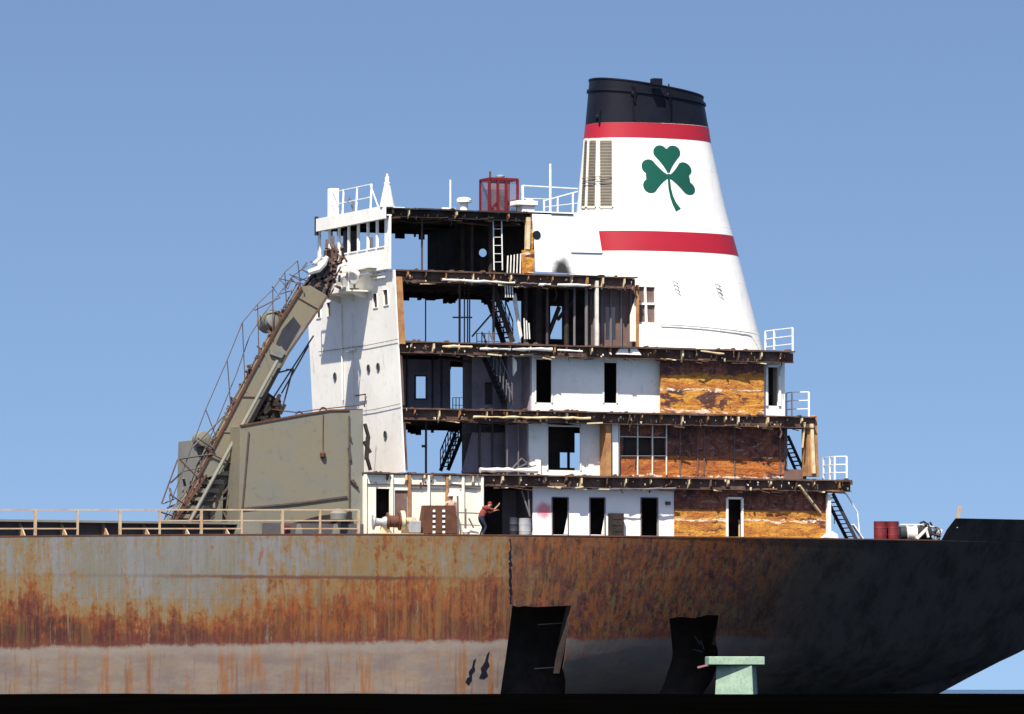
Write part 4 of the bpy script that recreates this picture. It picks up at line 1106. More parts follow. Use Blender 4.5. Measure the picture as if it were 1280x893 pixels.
def band(z0, z1, g, mat, name, tilt=(0, 0), parent=fun):
    m = MB(); rings = []
    for g_, z in ((-.01, z0), (g, z0), (g, (z0 + z1) / 2), (g, z1), (-.01, z1)):
        tl = tilt[0] + (tilt[1] - tilt[0]) * ((z - z0) / (z1 - z0)); rings.append(fring(z, g_, tilt=tl))
    skin_rings(m, rings, False); return m.build(name, mat, parent, smooth=True)
band(z_rl, z_ru, .008, 'red', 'red_band'); band(z_ll, z_lu, .008, 'red', 'red_band')
zr = zf(118); tl = -.125 * (zr - z_ru) / (z_top - z_ru)
band(zr, zr + .10, .07, 'black', 'rim_ring', (tl, tl), cap)
zr = z_top - .03; band(zr, zr + .06, .035, 'black', 'rim_ring', (-.125, -.125), cap)
def funnel_bvh():
    d = fun.data; return BVHTree.FromPolygons([v.co for v in d.vertices], [list(p.vertices) for p in d.polygons])
BV = funnel_bvh()
d = cap.data; BVC = BVHTree.FromPolygons([v.co for v in d.vertices], [list(p.vertices) for p in d.polygons])
def onf(px, py, off=.0, bv=None):
    dr = ray(px, py).normalized(); h = (bv or BV).ray_cast(CAM, dr)
    return (h[0] + h[1] * off) if h[0] else P(px, py, YFN - 2)
# the shamrock: three hearts and a stem, lying on the plating
def heart(tip, l1, l2, r_):
    tip, l1, l2 = (Vector(v) for v in (tip, l1, l2)); mid = (l1 + l2) / 2
    ax = (mid - tip); H = ax.length; ax.normalize(); sd_ = (l2 - l1); W = sd_.length / 2; sd_.normalize()
    out = []
    for sgn in (1, -1):
        pts = []
        a0, a1 = -38, math.degrees(math.acos(max(-1, min(1, -W * .9 / r_))))
        a1 = min(a1, 150)
        st_p = (W + r_ * math.cos(R(a0)), H + r_ * math.sin(R(a0)))
        for k in range(1, 6):
            t = k / 6; q = (W * .30, H * .34)
            pts.append(((1 - t) ** 2 * 0.6 + 2 * t * (1 - t) * q[0] + t * t * st_p[0], 2 * t * (1 - t) * q[1] + t * t * st_p[1]))
        for k in range(15):
            a = R(a0 + (a1 - a0) * k / 14); pts.append((W + r_ * math.cos(a), H + r_ * math.sin(a)))
        pts = [tip + ax * y + sd_ * (x * sgn) for x, y in pts]
        out += pts if sgn == 1 else pts[::-1]
    return out, tip + ax * H * .72
m = MB()
def stick(outline, cen, off=.012):
    n_ = len(outline); rings = []
    for k in range(1, 6): rings.append([onf(*(cen.lerp(p, k / 5)), off) for p in outline])
    rings.append([onf(*p, -.004) for p in outline])
    vs = [onf(*cen, off)] + [v for r_ in rings for v in r_]
    fs = [(0, 1 + k, 1 + (k + 1) % n_) for k in range(n_)]
    for i in range(5):
        for k in range(n_): fs.append((1 + i * n_ + k, 1 + (i + 1) * n_ + k, 1 + (i + 1) * n_ + (k + 1) % n_, 1 + i * n_ + (k + 1) % n_))
    m.add(vs, fs)
for a in (((835.8, 219.5), (825.2, 190.5), (841.5, 190.8), 8.7), ((838.5, 221), (811, 208.5), (813, 232.5), 9.2), ((833.5, 221), (855.5, 211.5), (860, 235.5), 8.6)):
    stick(*heart(*a))
cl = [(835.8, 217.5), (836.2, 226), (837.2, 236), (839.5, 246), (843, 255), (848, 263)]
wd = [1.4, 1.5, 1.7, 2.0, 2.5, 3.6]
for i in range(5):
    p0, p1 = Vector(cl[i]), Vector(cl[i + 1]); nrm = Vector((-(p1 - p0).y, (p1 - p0).x)).normalized()
    qd = [p0 + nrm * wd[i], p0 - nrm * wd[i], p1 - nrm * wd[i + 1], p1 + nrm * wd[i + 1]]
    m.add([onf(*q, .011) for q in qd] + [onf(*q, -.004) for q in qd], [(0, 1, 2, 3), (0, 4, 5, 1), (1, 5, 6, 2), (2, 6, 7, 3), (3, 7, 4, 0)])
m.build('shamrock_emblem', 'green', fun)
# louvred intakes on the forward quarter
for l0, r0, l1, r1 in ((732, 735.5, 728, 732), (738, 746, 735, 744), (750, 765, 750.5, 765)):
    m = MB(); N_ = 44
    for k in range(N_):
        t0, t1 = k / N_, (k + .72) / N_; yt, yb = 176, 258
        def e(l_, t): return l_[0] + (l_[1] - l_[0]) * t
        y0, y1 = yt + (yb - yt) * t0, yt + (yb - yt) * t1
        a, b, c, d_ = onf(e((l0, l1), t0), y0, .03), onf(e((r0, r1), t0), y0, .03), onf(e((r0, r1), t1), y1, .055), onf(e((l0, l1), t1), y1, .055)
        m.add([a, b, c, d_], [(0, 1, 2, 3)]); m.add([onf(e((l0, l1), t1), y1, .075), onf(e((r0, r1), t1), y1, .075), onf(e((r0, r1), t1), y1, .0), onf(e((l0, l1), t1), y1, .0)], [(0, 1, 2, 3)])
    o = m.build('louver', 'louver', fun)
    m = MB()
    for a, b in (((l0 - .6, 175), (l1 - .6, 259)), ((r0 + .6, 175), (r1 + .6, 259)), ((l0, 174.6), (r0, 174.6)), ((l1, 259.5), (r1, 259.5))):
        m.bar(onf(*a, .03), onf(*b, .03), .05, .09)
    m.build('louver_frame', 'ivory', o)
m = MB()
for y in (221, 227): m.tube([onf(731 + k * 4.3, y + 2.5 - k * .4 + .03 * (k - 4) ** 2, .13) for k in range(9)], .018, 6)
m.build('grab_rail', 'lilac', fun)
# step irons, hand line and lashing points
for px, py in ((845, 358), (898, 362)):
    m = MB()
    for k in range(3):
        a, b = onf(px - 4 + k * 1.5, py - 6 + k * 5, .10), onf(px + 1 + k * 1.5, py - 3 + k * 5.5, .10)
        m.tube([onf(px - 4 + k * 1.5, py - 6 + k * 5, 0), a, b, onf(px + 1 + k * 1.5, py - 3 + k * 5.5, 0)], .016, 6)
    m.build('step_iron', 'lilac', fun)
m = MB(); m.tube([onf(826 + k * 12.4, 406.5 + k * .35 + .09 * k * k, .07) for k in range(11)], .022, 6)
for k in range(0, 11, 2): m.tube([onf(826 + k * 12.4, 406.5 + k * .35 + .09 * k * k, 0), onf(826 + k * 12.4, 406.5 + k * .35 + .09 * k * k, .07)], .015, 6)
m.build('hand_line', 'silver', fun)
for px, py in ((748, 147), (836, 120), (822, 106), (792, 118)):
    p = onf(px, py, .0, BVC); m = MB()
    if py == 106: m.box(p.x - .2, p.x + .2, p.y - .05, p.y + .3, p.z - .02, p.z + .26)
    else: m.lathe(p + Vector((0, -.12, 0)), [(.09, 0), (.13, .05), (.13, .2)], Vector((0, 1, 0)), 12); m.bar(p + Vector((0, -.1, .3)), p + Vector((0, -.1, -.35)), .07)
    m.build('rim_fitting', 'black', cap)
m = MB()
for k in range(5): p = onf(740 + 0 * k, 110, .0, BVC)
m.tube([onf(790, 106, .05, BVC), onf(792, 150, .05, BVC)], .025, 6); m.build('drain_pipe', 'black', cap); m = MB(); m.tube([onf(836, 105, .05, BVC), onf(838, 150, .05, BVC)], .03, 6)
m.build('drain_pipe', 'black', cap)

# ---- on the roof
zr = ZF + .02
m = MB(); c = P(484, 258, YD + .25); m.lathe((c.x, YD + .25, zr), [(.30, 0), (.30, .06), (.13, .85), (.12, .9), (.14, .95), (.09, 1.0), (.09, 1.2), (.05, 1.22), (.04, 1.34)], n=20); m.build('cone_vent', 'white', ship, smooth=True)
c = P(417, 268, 7.6); m = MB(); m.box(c.x - .2, c.x + .2, 7.45, 7.8, zr - .05, zat(417, 236, 7.6)); m.build('roof_post', 'white', ship, bevel=.03)
fr = [(PX(p, 258, XR + .15).y) for p in (412, 428, 445, 463)]
railing('roof_railing', [(XR + .15, y, zr) for y in fr], 1.05, 'rail_white', ship, 2, r=.016, pr=.03, lean_=Vector((.05, 0, 0)))
m = MB(); y = fr[3]; m.bar((XR + .15, y, zr + 1.0), (XR + .5, y - .1, zr), .05); m.build('rail_stay', 'rail_white', ship)
c = P(436.5, 262, fr[1] - .7); m = MB(); m.tube([(XR + .3, fr[1] - .7, zr), (XR + .3, fr[1] - .7, zr + .55), (XR + .22, fr[1] - .6, zr + .68), (XR + .15, fr[1] - .55, zr + .5)], .05, 8); m.build('gooseneck_vent', 'lilac', ship, smooth=True)
def mast(px, pyt, pyb, Y, r_):
    c = P(px, pyb, Y); m = MB(); m.tube([(c.x, Y, zr - .02), (c.x, Y, zat(px, pyt, Y))], [r_, r_ * .8], 8); return m.build('whip_mast', 'rail_white', ship, smooth=True)
mast(563, 225, 260, 2.6, .045); mast(688, 205, 263, 3.2, .06)
c = P(580, 258, 2.4); m = MB(); m.lathe((c.x, 2.4, zr - .02), [(.17, 0), (.17, .36), (.30, .38), (.31, .48), (.24, .56), (.05, .6)], n=20); m.build('mushroom_vent', 'white', ship, smooth=True)
m = MB(); h = hp(552, 255, 568, 260, 2.8); m.box(h[0], h[1], 2.7, 2.8, zr, zr + .16); m.build('roof_kerb', 'white', ship)
# white low skylight with rounded lid
m = MB(); h = hp(647, 251, 673, 257, 2.2); m.box(h[0], h[1], 2.2, 3.0, h[2], h[3]); m.box(h[0] + .25, h[1] - .1, 2.3, 2.9, h[2] - .35, h[2] - .002); m.lathe(((h[0] + h[1]) / 2 + .2, 2.5, h[3] - .01), [(.2, 0), (.16, .08), (.03, .11)], n=14)
m.build('skylight', 'white', ship, bevel=.03)
pts = [(xat(p, y, 250), y, zr) for p, y in ((653, 3.2), (722, 3.2))]
m = MB(); zt1 = zat(653, 232, 3.2)
m.bar(P(653, 232, 3.2), P(722, 236, 3.2), .045); m.bar((pts[0][0], 3.2, zr), (pts[0][0], 3.2, zt1), .09); m.bar(P(653, 248, 3.2), P(690, 249, 3.2), .03); m.build('roof_railing', 'rail_white', ship)
m = MB()
for p, yt in ((680, 250), (697, 246), (716, 241)): m.bar((xat(p, 2.2, 255), 2.2, zr - .02), P(p, yt, 2.2), .06)
m.bar(P(680, 251, 2.2), P(722, 239.5, 2.2), .045); m.bar(P(680, 259, 2.2), P(722, 254, 2.2), .03); m.build('roof_railing', 'rail_white', ship)

# maroon cage on the roof: its own thing
Yc_ = 3.0
cage = empty('wire_cage', (xat(628, Yc_, 258), Yc_, zr))
tag(cage, 'maroon steel framed wire cage on the burnt roof beside the tall white mast', 'cage')
l, r_ = xat(611.5, Yc_, 240), xat(647, Yc_, 240); za, zb_ = zr - .02, zat(628, 224, Yc_)
m = MB()
for x in (l, l + .38, l + .75, r_): m.bar((x, Yc_, za), (x, Yc_, zb_), .09)
for x in (l, r_): m.bar((x, Yc_ + .9, za), (x, Yc_ + .9, zb_), .08); m.bar((x, Yc_, zb_), (x, Yc_ + .9, zb_), .08)
for z in (za + .12, zb_): m.bar((l, Yc_, z), (r_, Yc_, z), .1); m.bar((l, Yc_ + .9, z), (r_, Yc_ + .9, z), .08)
m.bar((l + .75, Yc_, za + .5), (r_, Yc_, za + .62), .06)
m.bar((l, Yc_, za + .15), (l + .38, Yc_, za + .55), .05)
m.build('cage_frame', 'cage', cage)
m = MB()
k = l + .04
while k < r_ - .03: m.bar((k, Yc_ + .9, za + .1), (k, Yc_ + .9, zb_), .026, .012); k += .045
for k in range(16): m.bar((l, Yc_ + .88, za + .1 + k * .066), (r_, Yc_ + .88, za + .1 + k * .066), .016)
m.build('wire_panel', 'cage_mesh', cage)
m = MB(); k = l + .04
while k < r_ - .03: m.bar((k, Yc_ + .03, za + .1), (k, Yc_ + .03, zb_), .014, .012); k += .045
for k in range(8): m.bar((l, Yc_ + .03, za + .1 + k * .132), (r_, Yc_ + .03, za + .1 + k * .132), .012)
m.build('wire_panel', 'cage_mesh', cage)
m = MB(); m.lathe((l + .62, Yc_ + .3, zb_ + .05), [(.06, 0), (.18, .03), (.2, .1), (.1, .14)], n=14); m.build('lamp', 'silver', cage); 
m = MB(); m.bar((l + .02, Yc_ - .05, zb_), (l + .02, Yc_ - .05, zb_ + .28), .06); m.build('corner_stub', 'rust', cage)
fix(cage)

# ---- grey hopper house ahead of the bridge (part of the ship)
YG = 2.2
m = MB()
m.prism([P(300, 533, YG), P(336, 527, YG), P(378, 519, YG), P(412, 513.5, YG), P(437, 513, YG), P(437, 672, YG), P(298, 672, YG), P(299, 640, YG)], (0, 1.5, 0))
house = m.build('hopper_house', 'tan', ship)
m = MB(); m.prism([P(437.5, 513, YG - .06), P(453.5, 513, YG - .06), P(456, 640, YG - .06), P(456, 672, YG - .06), P(437.5, 672, YG - .06)], (0, 1.5, 0)); m.build('house_end', 'tan_light', house)
m = MB()
m.bar(P(302, 636, YG - .03), P(372, 629, YG - .03), .07, .07); m.bar(P(372, 629, YG - .03), P(434, 621, YG - .03), .07, .07)
m.bar(P(311, 540, YG - .03), P(303, 634, YG - .03), .05, .05); m.bar(P(436.5, 520, YG - .09), P(437, 640, YG - .09), .05, .06)
m.build('seam_bar', 'rail_dark', house)
m = MB(); m.bar(P(300, 532.5, YG), P(378, 518.5, YG), .09, .07); m.bar(P(378, 518.5, YG), P(413, 513, YG), .09, .07); m.bar(P(413, 513, YG), P(453, 512.5, YG), .09, .07); m.build('coping', 'rust', house)
m = MB()
for px, py in ((374, 519), (404, 514)):
    p = P(px, py, YG + .1); m.tube([p + Vector((.14 * math.cos(t), 0, .0 + .14 * math.sin(t))) for t in [2 * math.pi * k / 12 for k in range(13)]], .035, 6)
m.build('lifting_eye', 'rust', house)
m = MB(); m.tube([P(404, 517, YG - .05), P(403.5, 562, YG - .05)], .015, 5); m.lathe(P(403.5, 568, YG - .06), [(.03, -.18), (.11, -.1), (.12, .04), (.05, .12)], Vector((0, 0, 1)), 10); m.build('hanging_block', 'rust', house)
m = MB()
for a, b in (((438, 600), (448, 610)), ((441, 600), (445, 606)), ((436, 560), (438, 576)), ((437, 545), (439, 550))): m.bar(P(*a, YG - .12), P(*b, YG - .12), .1, .06)
m.build('bracket', 'rail_dark', house)
m = MB(); m.tube([P(340, 512, 3.2), P(372, 516, 3.2), P(390, 513, 3.2), P(455, 506, 3.2), P(458, 496, 3.2)], .025, 6); m.build('pipe_rail', 'rust', house)
# left, recessed block and a dark plate painting in the shade of the slot between
YG2 = 5.4
m = MB(); m.prism([P(246, 550, YG2), P(286, 543, YG2), P(300, 541, YG2), P(300, 672, YG2), P(243, 672, YG2)], (0, 2.1, 0)); m.build('hopper_house', 'tan_light', ship)
m = MB(); m.prism([P(283, 538, YG + 1.6), P(306, 534, YG + 1.6), P(306, 672, YG + 1.6), P(278, 672, YG + 1.6)], (0, .1, 0)); m.build('slot_shade_plate', 'dark_blue', house)
m = MB(); m.lathe(P(252, 549, YG2 - .2), [(.02, -.35), (.3, -.3), (.33, .0), (.3, .3), (.02, .35)], Vector((0, 1, 0)), 16); m.build('round_vent', 'tan_light', ship, smooth=True)
# junk heap on the house top
m = MB(); rnd = random.Random(5)
m.prism([P(318, 530, 3.6), P(322, 500, 3.6), P(334, 490, 3.6), P(344, 497, 3.6), P(350, 518, 3.6), P(352, 526, 3.6)], (0, .9, 0))
for k in range(26):
    a = (rnd.uniform(318, 352), rnd.uniform(500, 528)); b = (a[0] + rnd.uniform(-10, 10), a[1] + rnd.uniform(-14, 6)); m.bar(P(*a, 3.4), P(*b, 3.4), rnd.uniform(.05, .16), .12)
m.build('scrap_heap', 'soot', ship)
# torn plates between house and front wall
m = MB()
for a, b in (((456, 530), (461, 548)), ((460, 546), (458, 575)), ((458, 570), (463, 588)), ((455, 552), (463, 566))): m.bar(P(*a, 2.0), P(*b, 2.0), .16, .1)
m.build('torn_plate', 'soot', ship)

# ---- the self-unloading boom leaning on the bridge
boom = empty('unloading_boom', P(228, 655, 3.4))
tag(boom, 'grey box-girder unloading boom leaning up against the front of the white bridge', 'crane boom')
YB1 = 3.3
m = MB(); m.prism([P(a_, b_, YB1) for a_, b_ in ((378, 358), (388, 357), (409, 370), (403, 385), (392, 396), (376, 414), (360, 441), (343, 471), (318, 520), (290, 574), (276, 592), (256, 598), (252, 588), (276, 540), (300, 495), (314, 468), (334, 430), (349, 404), (364, 382))], (0, .55, 0))
m.build('box_girder', 'tan', boom)
m = MB(); m.prism([P(367, 396, YB1 - .01), P(376, 408, YB1 - .01), P(358, 439, YB1 - .01), P(345, 430, YB1 - .01), P(353, 412, YB1 - .01)], (0, .02, 0)); m.build('access_hatch', 'dark_blue', boom)
m = MB(); m.prism([P(337, 437, YB1 - .12), P(352, 433, YB1 - .12), P(357, 441, YB1 - .12), P(352, 448, YB1 - .12), P(338, 443, YB1 - .12)], (0, .1, 0)); m.build('cover_plate', 'tan_light', boom)
m = MB(); m.tube([P(347, 451, YB1 - .22), P(281, 572, YB1 - .22), P(236, 655, YB1 - .22), P(226, 672, YB1 - .22)], .075, 8); m.build('strut', 'tan_light', boom, smooth=True)
m = MB()
for a, b in (((377, 360), (349, 404)), ((349, 404), (314, 468)), ((314, 468), (252, 588)), ((252, 588), (222, 645)), ((258, 594), (205, 672)), ((270, 596), (222, 672))): m.bar(P(*a, YB1 - .03), P(*b, YB1 - .03), .085, .08)
m.build('edge_chord', 'rust', boom)
m = MB()
for a, b in (((409, 371), (391, 397)), ((391, 397), (360, 442)), ((360, 442), (318, 521)), ((318, 521), (290, 575))): m.bar(P(*a, YB1 - .03), P(*b, YB1 - .03), .09, .08)
m.build('edge_chord', 'rail_dark', boom)
for k, (a, b) in enumerate((((300, 496), (330, 497)), ((276, 540), (308, 541)), ((372, 372), (400, 388)), ((330, 438), (341, 474)))):
    m = MB(); m.bar(P(*a, YB1 - .012), P(*b, YB1 - .012), .05, .03); m.build('stiffener', 'tan_light' if k % 2 else 'rust', boom)
m = MB()
for i in range(8):
    t = i / 7; a = P(255 - 45 * t, 592 + 75 * t, YB1 + .1); b = P(285 - 42 * t, 592 + 75 * t, YB1 + .1); m.bar(a, b, .12, .16)
m.prism([P(256, 592, YB1 + .3), P(288, 590, YB1 + .3), P(258, 672, YB1 + .3), P(200, 672, YB1 + .3)], (0, .7, 0))
m.build('boom_foot', 'tan', boom)
# lattice head at the top
m = MB()
for a, b in (((380, 359), (412, 326)), ((392, 362), (416, 330)), ((404, 368), (420, 332)), ((374, 366), (408, 322)), ((409, 372), (418, 340)), ((380, 359), (409, 372)), ((392, 346), (414, 352))):
    m.bar(P(*a, YB1 + .2), P(*b, YB1 + .2), .15, .12); m.bar(P(*a, YB1 + 1.0), P(*b, YB1 + 1.0), .12, .10)
m.build('boom_head', 'rail_dark', boom)
m = MB(); m.prism([P(385, 357, YB1 + .3), P(408, 327, YB1 + .3), P(420, 333, YB1 + .3), P(408, 370, YB1 + .3)], (0, .6, 0)); m.build('belt_tray', 'lilac', boom)
m = MB(); m.tube([P(385, 341, YB1), P(398, 337, YB1), P(405, 329, YB1), P(409, 321, YB1)], [.10, .14, .14, .08], 8); m.tube([P(391, 331, YB1 + .1), P(399, 324, YB1 + .1), P(401, 319, YB1 + .1)], .07, 8); m.build('rolled_canvas', 'lagging', boom, smooth=True)
m = MB(); rnd = random.Random(9)
for k in range(26):
    a = (rnd.uniform(408, 428), rnd.uniform(306, 368)); b = (a[0] + rnd.uniform(-7, 7), a[1] + rnd.uniform(-11, 11)); m.bar(P(*a, YB1 + rnd.uniform(0, .8)), P(*b, YB1 + rnd.uniform(0, .8)), rnd.uniform(.04, .13), .08)
m.box(*[f(P(414, 330, YB1).x, P(424, 330, YB1).x) for f in (min, max)], YB1 + .2, YB1 + .8, zat(419, 336, YB1), zat(419, 312, YB1))
m.build('tackle', 'edge', boom)
# brackets, idler frames and conduit bristling from the upper chord, clutter round the foot
rnd = random.Random(31)
m = MB()
for k in range(46):
    t = rnd.random(); cx_, cy_ = 252 + (378 - 252) * t, 588 + (358 - 588) * t
    cx_ -= 16 * math.sin(math.pi * t) * .3
    L = rnd.uniform(3, 9); m.bar(P(cx_, cy_, YB1 + rnd.uniform(0, .5)), P(cx_ - L * rnd.uniform(.5, 1), cy_ - L * rnd.uniform(.1, .8), YB1 + rnd.uniform(0, .5)), rnd.uniform(.03, .12), rnd.uniform(.03, .12))
for off in (3.5, 6.5): m.tube([P(252 - off + (378 - 252) * t, 588 - off * .6 + (358 - 588) * t + rnd.uniform(-1.5, 1.5), YB1 + .3) for t in [k / 14 for k in range(15)]], .03, 5)
for k in range(40):
    a = (rnd.uniform(208, 292), rnd.uniform(585, 655)); m.bar(P(*a, YB1 - .05 + rnd.uniform(0, .5)), P(a[0] + rnd.uniform(-16, 6), a[1] + rnd.uniform(4, 20), YB1 - .05 + rnd.uniform(0, .5)), rnd.uniform(.03, .11), rnd.uniform(.03, .09))
m.build('conveyor_framing', 'rail_dark', boom)
m = MB()
for k in range(40):
    a = (rnd.uniform(378, 426), rnd.uniform(318, 372)); 
    if a[1] < 372 - (a[0] - 378) * 1.3: a = (a[0], 372 - (a[0] - 378) * .9)
    m.bar(P(*a, YB1 - .1 + rnd.uniform(0, 1)), P(a[0] + rnd.uniform(-9, 9), a[1] + rnd.uniform(-12, 8), YB1 - .1 + rnd.uniform(0, 1)), rnd.uniform(.03, .10), rnd.uniform(.03, .1))
for k in range(9):
    a = (rnd.uniform(350, 384), rnd.uniform(330, 372)); m.tube([P(*a, YB1), P(a[0] + rnd.uniform(-14, 10), a[1] + rnd.uniform(-16, 2), YB1 + .3), P(a[0] + rnd.uniform(2, 20), a[1] + rnd.uniform(-14, 10), YB1 + .4)], .02, 5)
m.build('tangled_frame', 'rail_dark', boom)
# drive motor on the side
c = P(337, 402, YB1 + .5); m = MB(); m.lathe(c, [(.05, -.46), (.34, -.42), (.4, -.35), (.4, .3), (.28, .36), (.05, .4)], Vector((.35, -1, .3)), 16); mt = m.build('drive_motor', 'tan_light', boom, smooth=True)
m = MB(); m.bar(P(335, 408, YB1 + .3), P(352, 420, YB1 + .3), .2, .2); m.bar(P(340, 392, YB1 + .3), P(364, 402, YB1 + .3), .16, .16); m.build('motor_bracket', 'rust', boom)
# walkway with hoop rails along the upper side
m = MB()
up_pts = [(205, 648), (222, 600), (240, 560), (256, 508), (280, 455), (302, 402), (322, 381), (340, 360), (352, 372), (362, 338), (374, 326), (388, 331)]
rail1 = [(205, 650), (228, 590), (257, 512), (284, 450), (303, 403), (322, 380), (341, 362), (356, 340), (372, 326)]
rail2 = [(222, 652), (246, 584), (270, 530), (296, 466), (312, 420), (330, 392), (350, 366), (366, 345), (384, 332)]
for y in (YB1 - .05, YB1 + .9):
    for q in (rail1, ): m.tube([P(a, b, y) for a, b in q], .022, 5)
m.tube([P(a, b, YB1 + .4) for a, b in rail2], .022, 5)
chord = lambda t: (252 + (376 - 252) * t, 588 + (361 - 588) * t)
for i in range(9):
    t = i / 8; a = rail1[min(8, int(t * 8))]
    for y in (YB1 - .05, YB1 + .9): m.tube([P(*a, y), P(*chord(max(0, min(1, t * 1.12 - .12))), y)], .022, 5)
    m.tube([P(*a, YB1 - .05), P(*a, YB1 + .9)], .022, 5)
m.tube([P(318, 388, YB1 - .05), P(350, 372, YB1 - .05), P(340, 358, YB1 - .05)], .03, 5)
m.tube([P(384, 328, YB1), P(377, 337, YB1), P(388, 343, YB1), P(398, 333, YB1), P(388, 327, YB1)], .03, 5)
m.build('walkway_railing', 'rail_dark', boom)
m = MB()
for a, b in (((358, 462), (367, 463)), ((366, 462), (352, 514)), ((348, 466), (367, 461)), ((352, 512), (346, 528)), ((392, 420), (340, 500)), ((386, 432), (352, 492))): m.tube([P(*a, YB1 + .5), P(*b, YB1 + .5)], .035, 5)
m.build('hanger', 'rail_dark', boom)
m = MB(); 
for a, b in (((224, 574), (265, 568)), ((224, 574), (250, 600)), ((265, 568), (290, 580)), ((222, 575), (202, 630)), ((212, 618), (230, 630)), ((200, 640), (216, 645)), ((240, 560), (280, 520)), ((247, 548), (268, 562))): m.tube([P(*a, YB1 - .1), P(*b, YB1 - .1)], .035, 5)
m.build('foot_railing', 'rail_dark', boom)
fix(boom)

# floodlight on the lookout platform
fl = empty('floodlight', (XW - .9, PX(443, 360, XW - .9).y, ZP + .02))
tag(fl, 'white floodlight tilted on the lookout platform under the wheelhouse windows', 'floodlight')
c = Vector((XW - .9, fl.location.y, ZP + .02))
m = MB(); m.lathe(c + Vector((0, 0, .55)), [(.05, -.22), (.2, -.16), (.26, .1), (.3, .2), (.26, .21), (.02, .12)], Vector((-.6, -.5, -.4)), 16); m.build('lamp_housing', 'white', fl, smooth=True)
m = MB(); m.bar(c, c + Vector((0, 0, .5)), .07); m.box(c.x - .15, c.x + .15, c.y - .15, c.y + .15, c.z, c.z + .05); m.build('bracket', 'rail_dark', fl)
fix(fl)

# ---- side railing and hatch coaming on the left
pxs = [-8, 44, 97, 150, 199.5, 251.5, 302, 353, 400, 448]
rl = MB(); YR = .35
pz = lambda px: ztop(xat(px, YR, 660))
for i, px in enumerate(pxs):
    x = xat(px, YR, 655); t = 637 if i < 5 else 637.5; h_ = zat(px, t, YR)
    if i < 9 or True: rl.bar((x, YR, ztop(x) - .04), (x, YR, h_), .10 if i % 2 else .075)
for i in range(len(pxs) - 1):
    rl.bar(P(pxs[i], 637.5, YR), P(pxs[i + 1], 637.5, YR), .06)
    if i % 4 != 2: rl.bar(P(pxs[i], 661, YR), P(pxs[i + 1], 661, YR), .05)
    if i >= 4: rl.bar(P(pxs[i], 651, YR), P(pxs[i + 1], 651, YR), .05)
rl.build('deck_railing', 'rail_tan', ship)
YK = 2.0
m = MB(); x0, x1 = xat(-60, YK, 660), xat(455, YK, 660)
zt2 = zat(100, 652, YK)
m.box(x0, xat(300, YK, 660), YK, YK + .06, 7.95, zt2 - .06); m.box(xat(325, YK, 660), x1, YK - .3, YK - .24, 7.95, zat(400, 655, YK))
m.build('hatch_coaming', 'coaming', ship)
m = MB(); m.box(x0, xat(300, YK, 660), YK - .5, YK + .5, zt2 - .055, zt2 + .03); m.build('coaming_top', 'tan_light', ship)
for px in (-28, 23, 75, 127, 178, 228, 278):
    x = xat(px, YK, 660); m = MB()
    m.prism([(x, YK - .85, ztop(x) - .04), (x, YK - .003, ztop(x) - .04), (x, YK - .003, zt2 - .06), (x, YK - .12, zt2 - .06)], (.05, 0, 0)); m.build('coaming_stay', 'rail_tan', ship)
m = MB(); m.prism([P(295, 672, 1.4), P(299, 652, 1.4), P(323, 652, 1.4), P(329, 672, 1.4)], (0, .5, 0)); m.build('hatch_block', 'tan_light', ship)
for px in (374, 420):
    m = MB(); m.prism([P(px - 5, 671, 1.2), P(px - 2, 655, 1.2), P(px + 2, 655, 1.2), P(px + 5, 671, 1.2)], (0, .06, 0)); m.build('coaming_stay', 'tan_light', ship)
c = P(423, 642, 1.7); m = MB(); m.lathe(c + Vector((0, 0, -.35)), [(.08, -.6), (.1, 0), (.33, .1), (.35, .35), (.2, .5), (.03, .55)], n=14); m.build('mushroom_vent', 'tan_light', ship, smooth=True)
m = MB(); m.prism([P(365, 655, 1.9), P(400, 645, 1.9), P(440, 640, 1.9), P(440, 652, 1.9), P(400, 655, 1.9)], (0, .3, 0)); m.build('dark_wedge', 'soot', ship)  # solid soot-coloured wedge before the hopper house
m = MB(); m.box(xat(356, .9, 660), xat(362, .9, 660), .8, 1.0, ZA, zat(359, 657, .9)); m.build('bollard_stub', 'drum_red', ship)

# ---- things on the deck
def put(name, pos, label, cat, group=None):
    o = empty(name, pos); tag(o, label, cat, group); return o
# winch beside the ivory wall
Y = .95; p = P(487, 668, Y); wz = ZA
wn = put('deck_winch', (p.x, Y, wz), 'rust-red deck winch with a silver warping drum below the ivory wall', 'winch')
ax = Vector((1, -.25, 0)).normalized()
cc = P(472, 653, Y)
m = MB(); m.lathe(cc, [(.30, -.2), (.31, -.14), (.17, -.08), (.15, .15), (.24, .3), (.24, .34)], ax, 18); m.build('warping_drum', 'silver', wn, smooth=True)
c2 = P(492, 652, Y); m = MB(); m.lathe(c2, [(.36, -.28), (.36, -.2), (.24, -.19), (.24, .19), (.36, .2), (.36, .28)], ax, 18); m.build('rope_drum', 'rust', wn, smooth=True)
c3 = P(503, 651, Y); m = MB(); m.lathe(c3, [(.4, -.08), (.4, .08)], ax, 20); m.lathe(c3, [(.12, -.2), (.12, .35)], ax, 10); m.build('gear_wheel', 'cream', wn, smooth=True)
m = MB()
for px in (481, 508, 516):
    q = P(px, 655, Y); m.prism([(q.x - .25, Y - .1, wz), (q.x + .25, Y - .1, wz), (q.x + .09, Y - .1, wz + .75), (q.x - .09, Y - .1, wz + .75)], (0, .12, 0))
m.box(P(466, 668, Y).x, P(522, 668, Y).x, Y - .4, Y + .4, wz, wz + .1); m.build('winch_bed', 'cream', wn)
m = MB(); m.box(P(509, 655, Y).x, P(524, 655, Y).x, Y - .25, Y + .3, wz + .12, wz + .62); m.build('motor', 'silver', wn, bevel=.04)
fix(wn)
